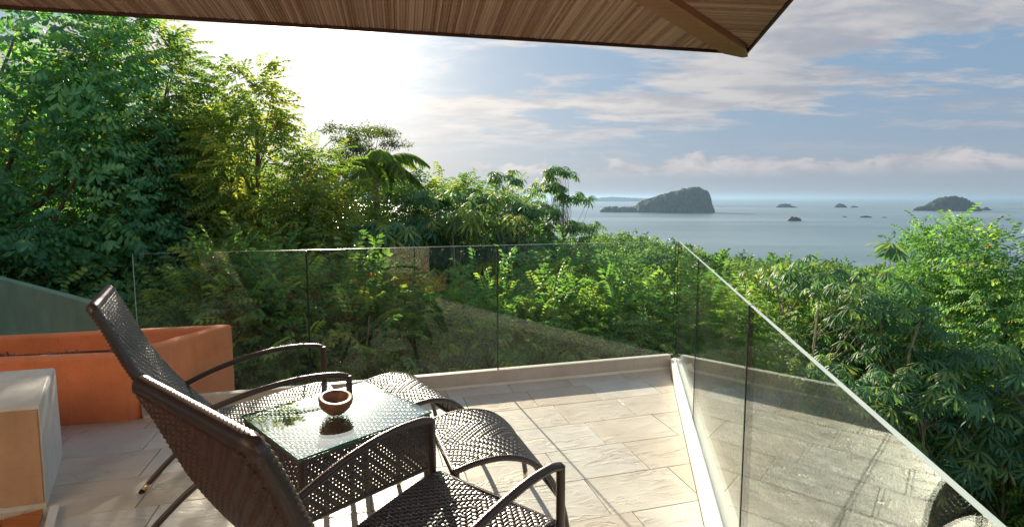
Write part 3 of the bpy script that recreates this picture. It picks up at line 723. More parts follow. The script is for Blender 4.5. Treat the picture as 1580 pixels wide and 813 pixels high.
for z in (.548, zb):
    fr = MB()
    for a, b in (((-ax, -ay), (ax, -ay)), ((ax, -ay), (ax, ay)), ((ax, ay), (-ax, ay)), ((-ax, ay), (-ax, -ay))):
        fr.tube([(a[0] * .985, a[1] * .985, z), (b[0] * .985, b[1] * .985, z)], .009, 6, wrap=.12, pitch=.0075)
    fr.obj('frame', M['wicker'], tb, True)
for sx in (1, -1):
    for sy in (1, -1):
        lg = MB(); x, y = sx * (ax - .012), sy * (ay - .012); lg.tube([(x, y, .553), (x, y, .045)], .0150, 8, wrap=.1, pitch=.0075)
        l = lg.obj('leg', M['wicker'], tb, True); ft = MB(); ft.tube([(x, y, .045), (x, y, 0)], .013, 10); ft.obj('metal_tip', M['brass'], l, True)
g = MB(); v = [(sx * (ax + .006), sy * (ay + .006), z) for z in (.562, .570) for sx, sy in ((-1, -1), (1, -1), (1, 1), (-1, 1))]
g.add(v, [(4, 5, 6, 7), (3, 2, 1, 0)], 0); g.add(v, [(0, 1, 5, 4), (1, 2, 6, 5), (2, 3, 7, 6), (3, 0, 4, 7)], 1)
g.obj('glass_top', [M['table_glass'], M['glass_edge_green']], tb)

bw = MB(); prof = [(0.0, 0.0), (.022, .0), (.040, .006), (.062, .030), (.076, .060), (.080, .088), (.077, .092), (.058, .094), (.052, .084), (.040, .050), (.02, .032), (0, .028)]
n = 40; V = []; fs = []
for k, (r, z) in enumerate(prof):
    for j in range(n):
        a = 2 * math.pi * j / n; rr = r * (1 + .03 * math.cos(2 * a + .4)); zz = z * (1 + (.14 * math.cos(a - 2.2) if k > 2 else 0) * (z / .09)); V.append((rr * math.cos(a), rr * math.sin(a), zz))
for k in range(len(prof) - 1):
    for j in range(n): fs.append((k * n + j, k * n + (j + 1) % n, (k + 1) * n + (j + 1) % n, (k + 1) * n + j))
bw.add(V, fs); bowl = bw.obj('bowl', M['bowl'], None, True); bowl.location = (-.762, 2.225, .5705); bowl.scale = (.90, .90, .80)
tag(bowl, 'thick rimmed carved brown wooden bowl on the glass table top', 'bowl')
# ------------------------------------------------------------------ terrain, sea, islands
GR = [0, 5, 12, 20, 35, 60, 100, 160, 300, 500, 720, 800, 860, 1200, 60000]
GZ = [-5.2, -5.2, -6.2, -8.2, -12, -19, -27.5, -39, -61, -83, -96, -99.4, -101, -112, -150]
def smooth(x, a, b): t = np.clip((x - a) / (b - a), 0, 1); return t * t * (3 - 2 * t)
def ground(x, y):
    x = np.asarray(x, float); y = np.asarray(y, float); r = np.hypot(x, y); az = np.degrees(np.arctan2(x, y))
    z = np.interp(r, GR, GZ)
    left = smooth(-az, 5, 45) * (1 - smooth(np.abs(az), 120, 170))
    z = z + left * np.minimum(r * .33, 60) * (1 - smooth(r, 300, 800))
    z = z + 34 * np.exp(-((az - 11) / 11.0) ** 2) * np.exp(-((r - 470) / 190.0) ** 2)
    z = z + 4 * np.exp(-((az - 36) / 10.0) ** 2) * smooth(r, 60, 300) * (1 - smooth(r, 500, 700))
    return z + np.minimum(r * .01, 2.0) * np.sin(x * .13 + 1) * np.cos(y * .11)
def gz(x, y): return float(ground(x, y))
rr = np.r_[0.01, np.geomspace(2, 2500, 90)]; aa = np.linspace(0, 2 * math.pi, 145)[:-1]
RR, AA = np.meshgrid(rr, aa, indexing='ij'); X = RR * np.sin(AA); Y = RR * np.cos(AA); Z = ground(X, Y)
V = np.stack([X, Y, Z], -1).reshape(-1, 3); i, j = np.meshgrid(np.arange(len(rr) - 1), np.arange(144), indexing='ij'); j2 = (j + 1) % 144
FA = np.stack([i * 144 + j, (i + 1) * 144 + j, (i + 1) * 144 + j2, i * 144 + j2], -1).reshape(-1, 4)
t = NT('forest_floor'); v = t.coord('Object'); n1 = t.noise(v, 0.9, 6, 0.65); n2 = t.noise(v, 14, 5, 0.7)
c = t.mix(t.ramp(n1, .35, .65), (0.045, 0.038, 0.022), (0.035, 0.06, 0.018)); c = t.mix(t.ramp(n2, .5, .75), c, (0.12, 0.09, 0.045))
M['floor'] = t.done(t.pbr(c, 0.95, t.bump(n2, 0.05), 0.2))
g = link(bpy.data.objects.new('ground', fast_mesh('ground', V, FA, M['floor'], None, True))); tag(g, kind='structure')

rr = np.r_[0.01, np.geomspace(60, 60000, 40)]
RR, AA = np.meshgrid(rr, aa, indexing='ij'); V = np.stack([RR * np.sin(AA), RR * np.cos(AA), RR * 0 - 100], -1).reshape(-1, 3)
i, j = np.meshgrid(np.arange(len(rr) - 1), np.arange(144), indexing='ij'); j2 = (j + 1) % 144
FA = np.stack([i * 144 + j, (i + 1) * 144 + j, (i + 1) * 144 + j2, i * 144 + j2], -1).reshape(-1, 4)
t = NT('sea_water'); v = t.coord('Object', (1, 1, 1)); w1 = t.noise(t.coord('Object', (.5, 1.0, 1), (0, 0, R(25))), 0.11, 5, 0.65); w2 = t.noise(t.coord('Object', (.25, 1, 1), (0, 0, R(12))), 0.006, 5, 0.6)
hh = t.math('ADD', w1, t.math('MULTIPLY', w2, 2.0))
far = t.ramp(t.noise(t.coord('Object', (.18, 1, 1), (0, 0, R(-8))), 0.0011, 6, 0.62), .36, .64)
c = t.mix(far, (0.07, 0.14, 0.17), (0.22, 0.33, 0.36))
st_ = t.noise(t.coord('Object', (.12, 1, 1), (0, 0, R(6))), 0.0065, 6, 0.65); c = t.mix(t.ramp(st_, .55, .72, 0, .55), c, (0.30, 0.40, 0.43)); M['sea'] = t.done(t.pbr(c, t.math('ADD', t.math('MULTIPLY', far, 0.16), 0.26), t.bump(hh, 1.4, 0.6), 0.5))
sea = link(bpy.data.objects.new('sea', fast_mesh('sea', V, FA, M['sea'], None, True))); tag(sea, kind='structure')
# pale surf lines along the shore
t = NT('surf_foam'); M['foam'] = t.done(t.pbr((0.75, 0.76, 0.76), 0.7))
fo = MB(); rs = np.random.RandomState(4)
for k, rad in enumerate((812, 834, 862, 905)):
    a0, a1 = (12, 38)
    a = a0
    while a < a1:
        ln = rs.uniform(1.5, 5); A = np.radians(np.linspace(a, min(a + ln, a1), 14)); q = []
        wob = rad + 9 * np.sin(A * 31 + k) + 5 * np.sin(A * 71 + 2 * k); wd = rs.uniform(.8, 2.6) * np.sin(np.linspace(0, math.pi, 14)) + .05
        for s_ in (-1, 1): q += [((w + s_ * d_) * math.sin(b), (w + s_ * d_) * math.cos(b), -99.93 - .0) for b, w, d_ in zip(A, wob, wd)]
        fo.add(q, [(u_, u_ + 1, u_ + 15, u_ + 14) for u_ in range(13)]); a += ln + rs.uniform(.3, 2.2)
o = fo.obj('surf', M['foam']); tag(o, kind='stuff')

t = NT('island_cover'); g_ = t.n('ShaderNodeNewGeometry'); sp_ = t.n('ShaderNodeSeparateXYZ'); t.l(g_.outputs['Normal'], sp_.inputs[0])
ps = t.n('ShaderNodeSeparateXYZ'); t.l(g_.outputs['Position'], ps.inputs[0])
v = t.coord('Object'); n1 = t.noise(v, .035, 6, .7); n2 = t.noise(v, .012, 4, .6)
veg = t.mix(t.ramp(n1, .3, .7), (0.010, 0.028, 0.016), (0.035, 0.07, 0.03)); rockc = t.mix(t.ramp(n1, .35, .65), (0.05, 0.05, 0.045), (0.12, 0.11, 0.10))
steep = t.math('ADD', sp_.outputs[2], t.math('MULTIPLY', t.math('SUBTRACT', n2, .5), 1.1)); f1 = t.ramp(steep, .42, .2)
f2 = t.ramp(t.math('ADD', ps.outputs[2], t.math('MULTIPLY', n1, 14.0)), -84.0, -90.0)
c = t.mix(t.math('MAXIMUM', t.math('MULTIPLY', f1, .55), f2), veg, rockc); M['island'] = t.done(t.pbr(c, .9, None, .2))
def island(px, dist, W, D, prof, seed, label, bump=15, rot=0.0, rocky=False, nx=150, ny=60):
    """height field W long and D deep; prof: (x 0..1, height) pairs"""
    cx, cy = dist * (px - 790) / F, dist
    u = np.linspace(0, 1, nx); vv = np.linspace(-1, 1, ny); U, Vv = np.meshgrid(u, vv, indexing='ij')
    hp = np.interp(U, [p[0] for p in prof], [p[1] for p in prof]); half = np.interp(U, [0, .06, .3, .6, .85, .96, 1], [.1, .35, .6, .95, .9, .6, .15])
    sh = np.clip(1 - (np.abs(Vv) / half) ** 2.6, -.35, 1); Hh = hp * np.where(sh > 0, np.sqrt(np.maximum(sh, 0)), sh) - (sh <= 0) * 12
    nz = np.zeros_like(U); X = (U - .5) * W; Y = Vv * D / 2
    for a in range(nx):
        for b in range(ny):
            p = Vector((X[a, b] / 30.0 + seed * 9, Y[a, b] / 30.0, seed)); nz[a, b] = mnoise.fractal(p, 1.0, 2.1, 5) + .6 * abs(mnoise.noise(p * 2.6))
    Hh = Hh + bump * nz * (Hh > 0)
    pts = np.stack([X + (0 if rocky else 3) * nz, Y, Hh], -1).reshape(-1, 3); i, j = np.meshgrid(np.arange(nx - 1), np.arange(ny - 1), indexing='ij')
    FA = np.stack([i * ny + j, i * ny + j + ny, i * ny + j + ny + 1, i * ny + j + 1], -1).reshape(-1, 4)
    o = link(bpy.data.objects.new('rocky_islet' if rocky else 'island', fast_mesh('island', pts, FA, M['rock_grey'] if rocky else M['island'], None, False)))
    o.location = (cx, cy, -100.5); o.rotation_euler = (0, 0, rot)
    return tag(o, label, 'island')
M['rock_grey'] = m_plain('sea_rock', (0.07, 0.06, 0.05), .9, .4, .1)
island(1012, 3780, 800, 420, [(0, 3), (.03, 22), (.1, 30), (.2, 26), (.30, 28), (.335, 50), (.38, 74), (.5, 104), (.62, 132), (.74, 156), (.83, 168), (.91, 160), (.94, 112), (.96, 34), (.98, 10), (1, 3)], 1, 'large wooded headland island with a steep cliff at its right end, left of the others')
island(1456, 4120, 480, 260, [(0, 4), (.05, 20), (.2, 34), (.3, 62), (.42, 92), (.58, 106), (.7, 100), (.82, 70), (.92, 34), (.98, 8), (1, 3)], 2, 'dark dome shaped wooded island at the far right of the sea')
island(1519, 4300, 90, 60, [(0, 3), (.3, 14), (.5, 28), (.7, 12), (1, 3)], 3, 'tiny pointed rock just right of the dome shaped island', 6, nx=40, ny=20, rocky=True)
island(1212, 5500, 210, 120, [(0, 3), (.15, 30), (.4, 40), (.6, 34), (.8, 12), (1, 4)], 4, 'small flat topped islet near the horizon just right of the headland island', 5, nx=60, ny=30)
island(1295, 5450, 120, 90, [(0, 3), (.2, 30), (.5, 42), (.8, 28), (1, 4)], 5, 'small rounded islet near the horizon in the middle of the open sea', 5, nx=50, ny=30)
island(1317, 5500, 80, 60, [(0, 5), (.3, 20), (.6, 14), (1, 3)], 6, 'tiny low rock right beside the small rounded islet', 4, nx=40, ny=20, rocky=True)
island(1221, 2330, 34, 30, [(0, 3), (.3, 14), (.5, 22), (.8, 12), (1, 3)], 7, 'twin peaked dark sea stack, left peak, nearest of the rocks', 5, nx=30, ny=20, rocky=True)
island(1229, 2335, 36, 30, [(0, 3), (.3, 20), (.5, 16), (.8, 9), (1, 2)], 8, 'dark pointed sea stack touching the right side of the nearest twin rocks', 5, nx=30, ny=20, rocky=True)
island(1335, 2740, 62, 40, [(0, 2), (.2, 7), (.5, 9), (.8, 6), (1, 2)], 9, 'long low dark reef rock below the small islets', 2, nx=40, ny=20, rocky=True)
island(1303, 2800, 22, 20, [(0, 2), (.5, 6), (1, 2)], 10, 'tiny dark rock to the left of the long low reef', 2, nx=20, ny=14, rocky=True)
island(1364, 2700, 24, 20, [(0, 2), (.5, 4.5), (1, 2)], 11, 'tiny dark rock to the right of the long low reef', 1.5, nx=20, ny=14, rocky=True)
island(965, 14000, 1900, 900, [(0, 60), (.3, 110), (.6, 80), (.85, 60), (1, 5)], 12, 'faint grey headland on the horizon behind the wooded island', 25, nx=90, ny=30)
island(640, 22000, 9000, 3000, [(0, 500), (.2, 800), (.35, 640), (.6, 520), (.8, 380), (.95, 200), (1, 30)], 13, 'faint distant mountain coast behind the trees', 90, nx=120, ny=30)

# ------------------------------------------------------------------ foliage
def unit(a): return a / (np.linalg.norm(a, axis=-1, keepdims=True) + 1e-9)
def leaf_t(b, d, up, L, W, droop=.25, fold=.12, long=False):
    """leaf template verts, faces"""
    b, d, up = np.array(b, float), unit(np.array(d, float)), np.array(up, float); s = unit(np.cross(d, up)); up = np.cross(s, d)
    if not long:
        return [b, b + d * L * .45 + s * W / 2 + up * W * fold, b + d * L - up * L * droop, b + d * L * .45 - s * W / 2 + up * W * fold], [(0, 1, 2), (0, 2, 3)]
    m1 = b + d * L * .45 - up * L * droop * .25; m2 = b + d * L * .78 - up * L * droop * .62
    return [b, m1 + s * W * .42 - up * W * .10, m2 + s * W * .42 - up * W * .12, b + d * L - up * L * droop, m2 - s * W * .42 - up * W * .12, m1 - s * W * .42 - up * W * .10, m1 + up * W * .06, m2 + up * W * .05], \
        [(0, 1, 6), (0, 6, 5), (1, 2, 7), (1, 7, 6), (6, 7, 4), (6, 4, 5), (2, 3, 7), (7, 3, 4)]
def template(parts):
    V, Fc, lid = [], [], []; n = 0
    for k, (v, f) in enumerate(parts):
        V += v; Fc += [tuple(i + n for i in q) for q in f]; lid += [k] * len(v); n += len(v)
    return np.array(V), np.array(Fc), np.array(lid)
def t_pinnate(n=8, seed=0, l=.26, w=.10):
    rs = np.random.RandomState(seed); P = []
    for k in range(n):
        x = .12 + .86 * k / (n - 1); z = -.28 * x * x
        for s_ in (1, -1): P.append(leaf_t((x, s_ * .012, z), (.45 + .3 * k / n, s_, -.25 + rs.uniform(-.15, .15)), (0, 0, 1), l * (1 - .35 * abs(k / n - .4)), w, .28))
    P.append(leaf_t((.98, 0, -.27), (1, 0, -.6), (0, 0, 1), l, w, .2))
    return template(P)
def t_spray(n=9, seed=0, l=.36, w=.16):
    rs = np.random.RandomState(seed); P = []
    for k in range(n):
        x = .15 + .85 * k / (n - 1); s_ = 1 if k % 2 else -1
        P.append(leaf_t((x, 0, -.12 * x * x), (.55, s_ * rs.uniform(.5, .9), rs.uniform(-.9, -.25)), (.25, 0, 1), l * rs.uniform(.8, 1.1), w, .3, .1, True))
    return template(P)
def t_umbrella(n=9, seed=0):
    rs = np.random.RandomState(seed); P = []
    for k in range(n):
        a = 2 * math.pi * (k + rs.uniform(-.15, .15)) / n; P.append(leaf_t((.04 * math.cos(a), .04 * math.sin(a), 0), (math.cos(a), math.sin(a), rs.uniform(-.35, .05)), (0, 0, 1), rs.uniform(.78, 1.05), .21, .55, .1, True))
    return template(P)
def t_tuft(n=14, seed=0, l=.30, w=.15):
    rs = np.random.RandomState(seed); P = []
    for k in range(n):
        d = unit(rs.normal(size=3)); d[2] = d[2] * .5 - .1; b = d * rs.uniform(.1, .7); P.append(leaf_t(b, d + rs.normal(size=3) * .4, (rs.uniform(-.4, .4), rs.uniform(-.4, .4), 1), l * rs.uniform(.7, 1.2), w, .25))
    return template(P)
def stamp(T, pos, d, scale, var, jit=.12, rs=None, roll=.5):
    """copies template T at pos, x axis along d"""
    V, Fc, lid = T; N_ = len(pos); rs = rs or np.random
    x = unit(d); up = np.tile([0, 0, 1.0], (N_, 1)) + rs.normal(size=(N_, 3)) * roll * .4; y = unit(np.cross(up, x)); z = np.cross(x, y)
    M3 = np.stack([x, y, z], 2) * scale[:, None, None]
    out = np.einsum('nij,kj->nki', M3, V) + pos[:, None, :]
    lv = rs.rand(N_, lid.max() + 1) * jit * 2 - jit; acc = rs.rand(N_, lid.max() + 1) < .012; va = np.clip(var[:, None] + lv[:, lid], 0, .965); va = np.where(acc[:, lid], 1.0, va)
    FA = (Fc[None] + (np.arange(N_) * len(V))[:, None, None]).reshape(-1, 3)
    return out.reshape(-1, 3), FA, va.reshape(-1)
def crown_points(env, nclump, rs, shell=.55, lowcut=-.8):
    P, O = [], []; vol = np.array([e[3] * e[4] * e[5] for e in env]); pr = vol ** .5; pr = pr / pr.sum()
    while len(P) < nclump:
        e = env[rs.choice(len(env), p=pr)]; d = unit(rs.normal(size=3))
        if d[2] < lowcut: continue
        r = shell + (1 - shell) * rs.rand() ** .6
        q = np.array(e[:3]) + d * r * np.array(e[3:6]); inside = False
        for e2 in env:
            if e2 is not e and np.sum(((q - e2[:3]) / np.array(e2[3:6])) ** 2) < .35: inside = True
        if inside: continue
        P.append(q); O.append(unit(d / np.array(e[3:6])))
    return np.array(P), np.array(O)
def bark_tube(mb, pts, r0, r1, n=6): pts = np.array(pts); mb.tube(pts, np.linspace(r0, r1, len(pts)), n, caps=False)
def make_trunk(H, cps, rs, mat, r0, nl=22, lean=(0, 0), split=.35, parent=None, stems=1):
    mb = MB(); ends = []
    for s_ in range(stems):
        a = rs.uniform(0, 6.28); off = np.array([math.cos(a), math.sin(a), 0]) * (0 if stems == 1 else .3)
        top = np.array([lean[0], lean[1], H * .9]) + off * 2.4 * (stems > 1)
        t_ = np.linspace(0, 1, 9)[:, None]; P = off * (1 - t_) + top * t_; P[1:-1, :2] += rs.normal(size=(7, 2)) * H * .012
        bark_tube(mb, np.vstack([[off[0], off[1], -1.2], P]), r0 * (1 if stems == 1 else .7), r0 * .22, 8); ends.append(P)
    for q in cps[rs.permutation(len(cps))[:nl]]:
        P = ends[rs.randint(len(ends))]; k = int(np.clip(np.interp(q[2] - .28 * np.linalg.norm(q[:2] - P[-1][:2]) - .1 * H, P[:, 2], np.arange(9)), 8 * split, 8)); b = P[k]
        mid_ = b * .5 + q * .5 + np.array([0, 0, -.06 * np.linalg.norm(q - b)]) + rs.normal(size=3) * .06 * np.linalg.norm(q - b); rb = r0 * .34 * (1 - .07 * k)
        mb.tube([b, b * .7 + mid_ * .3, mid_, mid_ * .4 + q * .6, q], np.linspace(rb, rb * .18, 5), 5, caps=False)
    return mb.obj('trunk', mat, parent, True)
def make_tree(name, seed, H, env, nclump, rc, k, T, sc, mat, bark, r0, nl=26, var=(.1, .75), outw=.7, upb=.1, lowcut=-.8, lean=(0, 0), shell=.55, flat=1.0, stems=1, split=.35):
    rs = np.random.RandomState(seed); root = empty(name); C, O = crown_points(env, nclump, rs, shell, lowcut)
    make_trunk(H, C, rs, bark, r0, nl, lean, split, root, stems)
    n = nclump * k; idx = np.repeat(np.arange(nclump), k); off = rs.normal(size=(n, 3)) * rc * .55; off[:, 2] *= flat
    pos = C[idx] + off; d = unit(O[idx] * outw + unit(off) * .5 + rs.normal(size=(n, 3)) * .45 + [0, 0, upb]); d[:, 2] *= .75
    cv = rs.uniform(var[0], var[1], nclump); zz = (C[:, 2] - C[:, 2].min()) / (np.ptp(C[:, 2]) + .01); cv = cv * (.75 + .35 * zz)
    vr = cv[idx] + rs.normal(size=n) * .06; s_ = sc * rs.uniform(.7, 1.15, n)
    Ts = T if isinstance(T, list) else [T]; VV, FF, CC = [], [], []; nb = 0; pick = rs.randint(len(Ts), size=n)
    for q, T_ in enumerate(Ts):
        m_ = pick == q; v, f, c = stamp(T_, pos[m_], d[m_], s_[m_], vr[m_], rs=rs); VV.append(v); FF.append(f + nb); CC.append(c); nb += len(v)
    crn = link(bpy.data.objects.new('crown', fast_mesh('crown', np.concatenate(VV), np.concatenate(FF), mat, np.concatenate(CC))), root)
    return root
def put(o, x, y, z=None, rz=None, s=1.0, label=None, cat=None, group=None):
    o.location = (x, y, gz(x, y) if z is None else z)
    if rz is not None: o.rotation_euler = (0, 0, rz)
    o.scale = (s, s, s) if np.isscalar(s) else s
    return tag(o, label, cat, group)
def at(px, Y): return (px - 790) / F * Y, Y
def zpx(py, Y): return 1.5 + (305 - py) / F * Y
PIN = [t_pinnate(6, 1, .30, .14), t_pinnate(5, 2, .34, .16)]; SPR = [t_spray(9, 3), t_spray(7, 4, .4, .17)]; UMB = [t_umbrella(9, 5), t_umbrella(8, 6), t_umbrella(10, 7)]; TUF = [t_tuft(14, 8), t_tuft(12, 9)]

def tree_at(px, Y, top_py, fn, **kw):
    """tree standing at column px, distance Y, top seen at height top_py"""
    x, y = at(px, Y); g0 = gz(x, y) - .1; H = zpx(top_py, Y) - g0; o = fn(H); put(o, x, y, g0, **kw); return o
# --- near left
tree_at(-70, 8.6, -190, lambda H: make_tree('broadleaf_tree', 21, H, [(0, 0, H - 3.4, 2.9, 2.6, 3.4), (.3, -.3, H - 7.2, 3.1, 2.5, 3.2), (1.3, .3, H - 5.2, 1.9, 1.9, 2.6)], 560, .36, 13, SPR, .37, M['leaf_dark'], M['bark'], .22, 40, (.05, .8), upb=0.0),
        label='tall dense broadleaf tree with drooping emerald leaves filling the left edge under the roof', cat='tree')
t2 = tree_at(235, 10.3, 62, lambda H: make_tree('pinnate_tree', 22, H, [(0, 0, H - 1.6, 1.3, 1.2, 1.7), (-.5, 0, H - 3.4, 2.0, 1.4, 2.0), (.6, -.3, H - 5.4, 1.9, 1.3, 1.9)], 420, .30, 11, PIN, .36, M['leaf_mid'], M['bark'], .13, 40, (.1, .85)),
        label='feathery leaved tree directly right of the dense emerald tree, above the planter', cat='tree')
ty = lambda H: make_tree('pinnate_tree', 23, H, [(.1, 0, H - .9, .45, .45, 1.0), (0, 0, H - 2.1, 1.1, 1.0, 1.3), (-.2, 0, H - 3.9, 1.5, 1.2, 1.9), (.3, 0, H - 6, 1.5, 1.2, 1.9)], 330, .24, 9, PIN, .33, M['leaf_yellow'], M['bark'], .11, 44, (.15, 1.0))
t3 = tree_at(398, 10.0, 92, ty, label='slender yellow green tree with pointed top rising highest right of the left tree mass', cat='tree')
c = copy_tree(t3); x, y = at(318, 11.5); put(c, x, y, t3.location[2] - .2, 2.2, .98, 'yellow green tree with a small pointed top left of the slender tallest one', 'tree')
c = copy_tree(t3); x, y = at(502, 11.2); put(c, x, y, t3.location[2] - 1.1, 4.0, .97, 'thin yellow green tree with a spiky top between the slender tree and the palm', 'tree')
c = copy_tree(t3); x, y = at(455, 9.4); put(c, x, y, t3.location[2] - 1.9, 1.0, (1.15, 1.15, .98), 'bushy yellow green tree with orange tinged leaves behind the second glass panel', 'tree')
c = copy_tree(t3); x, y = at(552, 12.5); put(c, x, y, t3.location[2] - 2.0, 5.2, (1.15, 1.15, .97), 'yellow green tree right of the spiky one, in front of the layered tree', 'tree')
c = copy_tree(t3); x, y = at(610, 13.5); put(c, x, y, t3.location[2] - 2.9, 3.3, (1.2, 1.2, .96), 'low yellow green tree at the right foot of the layered tree', 'tree')
for px, Yd, tp, rz, lb in ((632, 15.5, 280, 1.1, 'rounded feathery tree just right of the fine leaved layered tree'), (700, 15, 286, 2.7, 'rounded feathery tree behind the pale tipped umbrella tree, left of centre'), (785, 16, 300, 4.4, 'rounded feathery tree behind the two crowns that stand against the sea')):
    c = copy_tree(t2); x, y = at(px, Yd); put(c, x, y, t2.location[2] - (zpx(62, 10.3) - zpx(tp, Yd)), rz, 1.0, lb, 'tree')
# --- acacia, flat layers
def acacia(H):
    rs = np.random.RandomState(31); env = []
    for k in range(17):
        dz = .15 + k * .21; sp = .5 + 1.5 * min(1, dz / 1.2); env.append((rs.uniform(-sp, sp), rs.uniform(-1.5, 1.5), H - dz, rs.uniform(.55, 1.0), rs.uniform(.6, 1.0), .07))
    return make_tree('acacia_tree', 31, H, env, 330, .26, 4, t_tuft(12, 11, .24, .12), .36, M['leaf_grey'], M['bark'], .16, 70, (.1, .9), outw=.3, flat=.3, shell=.2)
tree_at(583, 19, 193, acacia, label='fine leaved tree with flat layered branches against the bright sky', cat='tree')
# --- palms
def frond(mb, base, az, L, rise, droop, nl=34, ll=.42, w=.035, seed=0):
    rs = random.Random(seed); d = np.array([math.cos(az), math.sin(az), 0]); s = np.array([-d[1], d[0], 0]); t = np.linspace(0, 1, 13)
    P = [base + d * L * (u * (1 - .12 * u)) + np.array([0, 0, L * (rise * u - droop * u * u)]) for u in t]; mb.tube(P, np.linspace(.02, .004, 13) * L / 2.4, 4, caps=False, c=.8)
    for k in range(nl):
        u = .12 + .87 * k / nl; i = int(u * 12); f = u * 12 - i; p = P[i] * (1 - f) + P[min(i + 1, 12)] * f; tt = unit(P[min(i + 1, 12)] - P[i]); l = ll * L / 2.4 * math.sin(math.pi * (.12 + .82 * u)) * rs.uniform(.85, 1.1)
        for sg in (1, -1):
            v, fc = leaf_t(p, s * sg + tt * .55 + np.array([0, 0, -.25 - rs.uniform(0, .3)]), (0, 0, 1), l * 1.6, w * L / 2.4 * 2.2, .35); mb.add(v, fc, 0, rs.uniform(.1, .8))
def palm(name, H, L, nf, seed, r=.13, nl=34, leaf='leaf_mid'):
    root = empty(name); rs = random.Random(seed); mb = MB(); P = [(.15 * math.sin(u * 2), 0, H * u) for u in np.linspace(0, 1, 12)]; P[0] = (0, 0, -1); mb.tube(P, np.linspace(r * 1.25, r * .8, 12), 8, caps=False); mb.obj('trunk', M['bark_pale'], root, True)
    base = np.array(P[-1]); first = None
    for k in range(nf):
        m = MB(); el = rs.uniform(.1, 1.0); frond(m, base, k * 2.4 + rs.uniform(-.3, .3), L * rs.uniform(.85, 1.1), el, el * .55 + rs.uniform(.35, .7), nl, seed=seed * 50 + k); m.obj('frond', M[leaf], root)
    return root
x, y = at(572, 13); H = zpx(258, 13) - gz(x, y); put(palm('palm_tree', H, 1.5, 14, 3, .08, 34, 'leaf_yellow'), x, y, label='palm tree with drooping feather fronds in front of the layered fine leaved tree', cat='palm tree')
# --- umbrella trees: every big leaf a part
def umbrella_tree(H, env, nleaf, seed, size=.42, r0=.07, nl=26, stems=1, mat='leaf_umbrella', lean=(0, 0), name='umbrella_tree', shell=.35, lowcut=-.5):
    rs = np.random.RandomState(seed); root = empty(name); C, O = crown_points(env, nleaf, rs, shell, lowcut)
    make_trunk(H, C, rs, M['bark_pale'], r0, nl, lean, .3, root, stems)
    for q, o in zip(C, O):
        me = UMB_ME[mat][rs.randint(6)]; ob = link(bpy.data.objects.new('leaf', me), root); ob.location = q + rs.normal(size=3) * .05; s_ = size * rs.uniform(.7, 1.15)
        ob.scale = (s_,) * 3; tilt = Vector((o[0] * .55 + rs.normal() * .12, o[1] * .55 + rs.normal() * .12, 1)).normalized()
        ob.rotation_euler = (tilt.to_track_quat('Z', 'Y') @ Matrix.Rotation(rs.uniform(0, 6.28), 3, 'Z').to_quaternion()).to_euler()
    return root
UMB_ME = {}
for mt in ('leaf_umbrella', 'leaf_yellow'):
    UMB_ME[mt] = []
    for k in range(6):
        rs = np.random.RandomState(k); V, Fc, lid = UMB[k % 3]; var = np.clip((.12 + .15 * k) + (rs.rand(lid.max() + 1)[lid] - .5) * .25, 0, .96)
        UMB_ME[mt].append(fast_mesh('leaf', V, Fc, M[mt], var))
def U(px, Y, top, env_f, n, seed, label, **kw):
    x, y = at(px, Y); g0 = gz(x, y) - .1; H = zpx(top, Y) - g0; o = umbrella_tree(H, env_f(H), n, seed, **kw); put(o, x, y, g0, label=label, cat='tree'); return o
U(862, 13, 258, lambda H: [(0, 0, H - .12, .42, .4, .12), (-.3, 0, H - .5, .55, .5, .12), (.4, 0, H - .75, .6, .5, .12), (-.45, 0, H - 1.1, .5, .5, .1), (.2, 0, H - 1.45, .95, .7, .15), (0, 0, H - 1.9, 1.1, .8, .25)], 280, 41, 'umbrella leaved tree with open tiered crown standing highest against the sea horizon', size=.20, r0=.05, nl=80, lean=(.1, 0))
U(778, 13, 266, lambda H: [(0, 0, H - .15, .55, .4, .15), (-.25, 0, H - .7, .8, .6, .2), (.3, .1, H - 1.4, 1.0, .8, .3), (0, 0, H - 2.0, 1.2, .9, .4)], 290, 42, 'umbrella leaved tree just left of the tiered one, its top against pale cloud', size=.205, r0=.05, nl=60)
U(668, 12, 284, lambda H: [(0, 0, H - .3, .7, .6, .2), (-.1, 0, H - 1.0, 1.1, .9, .3), (0, 0, H - 2.0, 1.3, 1, .5)], 295, 43, 'broad umbrella leaved tree rising above the middle glass panel, right of the palm', size=.23, r0=.06, nl=50, stems=2)
U(822, 12.3, 302, lambda H: [(0, 0, H - .3, .7, .6, .2), (0, 0, H - 1.2, 1.0, .9, .4), (0, 0, H - 2.2, 1.2, 1, .5)], 270, 55, 'umbrella leaved tree between the two crowns that stand against the sea', size=.215, r0=.05, nl=50, stems=2)
U(705, 12.8, 290, lambda H: [(0, 0, H - .3, .8, .6, .2), (0, 0, H - 1.1, 1.2, .9, .4), (0, 0, H - 1.9, 1.3, 1, .5), (0, 0, H - 2.9, 1.3, 1, .6)], 295, 56, 'umbrella leaved tree with pale tips just left of the centre of the view', size=.215, r0=.05, nl=50, stems=2)
U(640, 13.5, 287, lambda H: [(0, 0, H - .3, .8, .6, .2), (0, 0, H - 1.1, 1.2, .9, .4), (0, 0, H - 2.2, 1.3, 1, .6), (0, 0, H - 3.2, 1.3, 1, .6)], 295, 57, 'dense umbrella leaved tree at the right foot of the fine leaved layered tree', size=.215, r0=.05, nl=50, stems=2)
U(735, 11.2, 300, lambda H: [(0, 0, H - .6, 1.0, .8, .4), (.2, 0, H - 1.8, 1.3, 1, .6), (0, 0, H - 3.2, 1.4, 1, .8)], 260, 44, 'leafy yellowish umbrella tree rising behind the middle of the back railing', size=.30, r0=.05, nl=40, stems=3, mat='leaf_yellow')
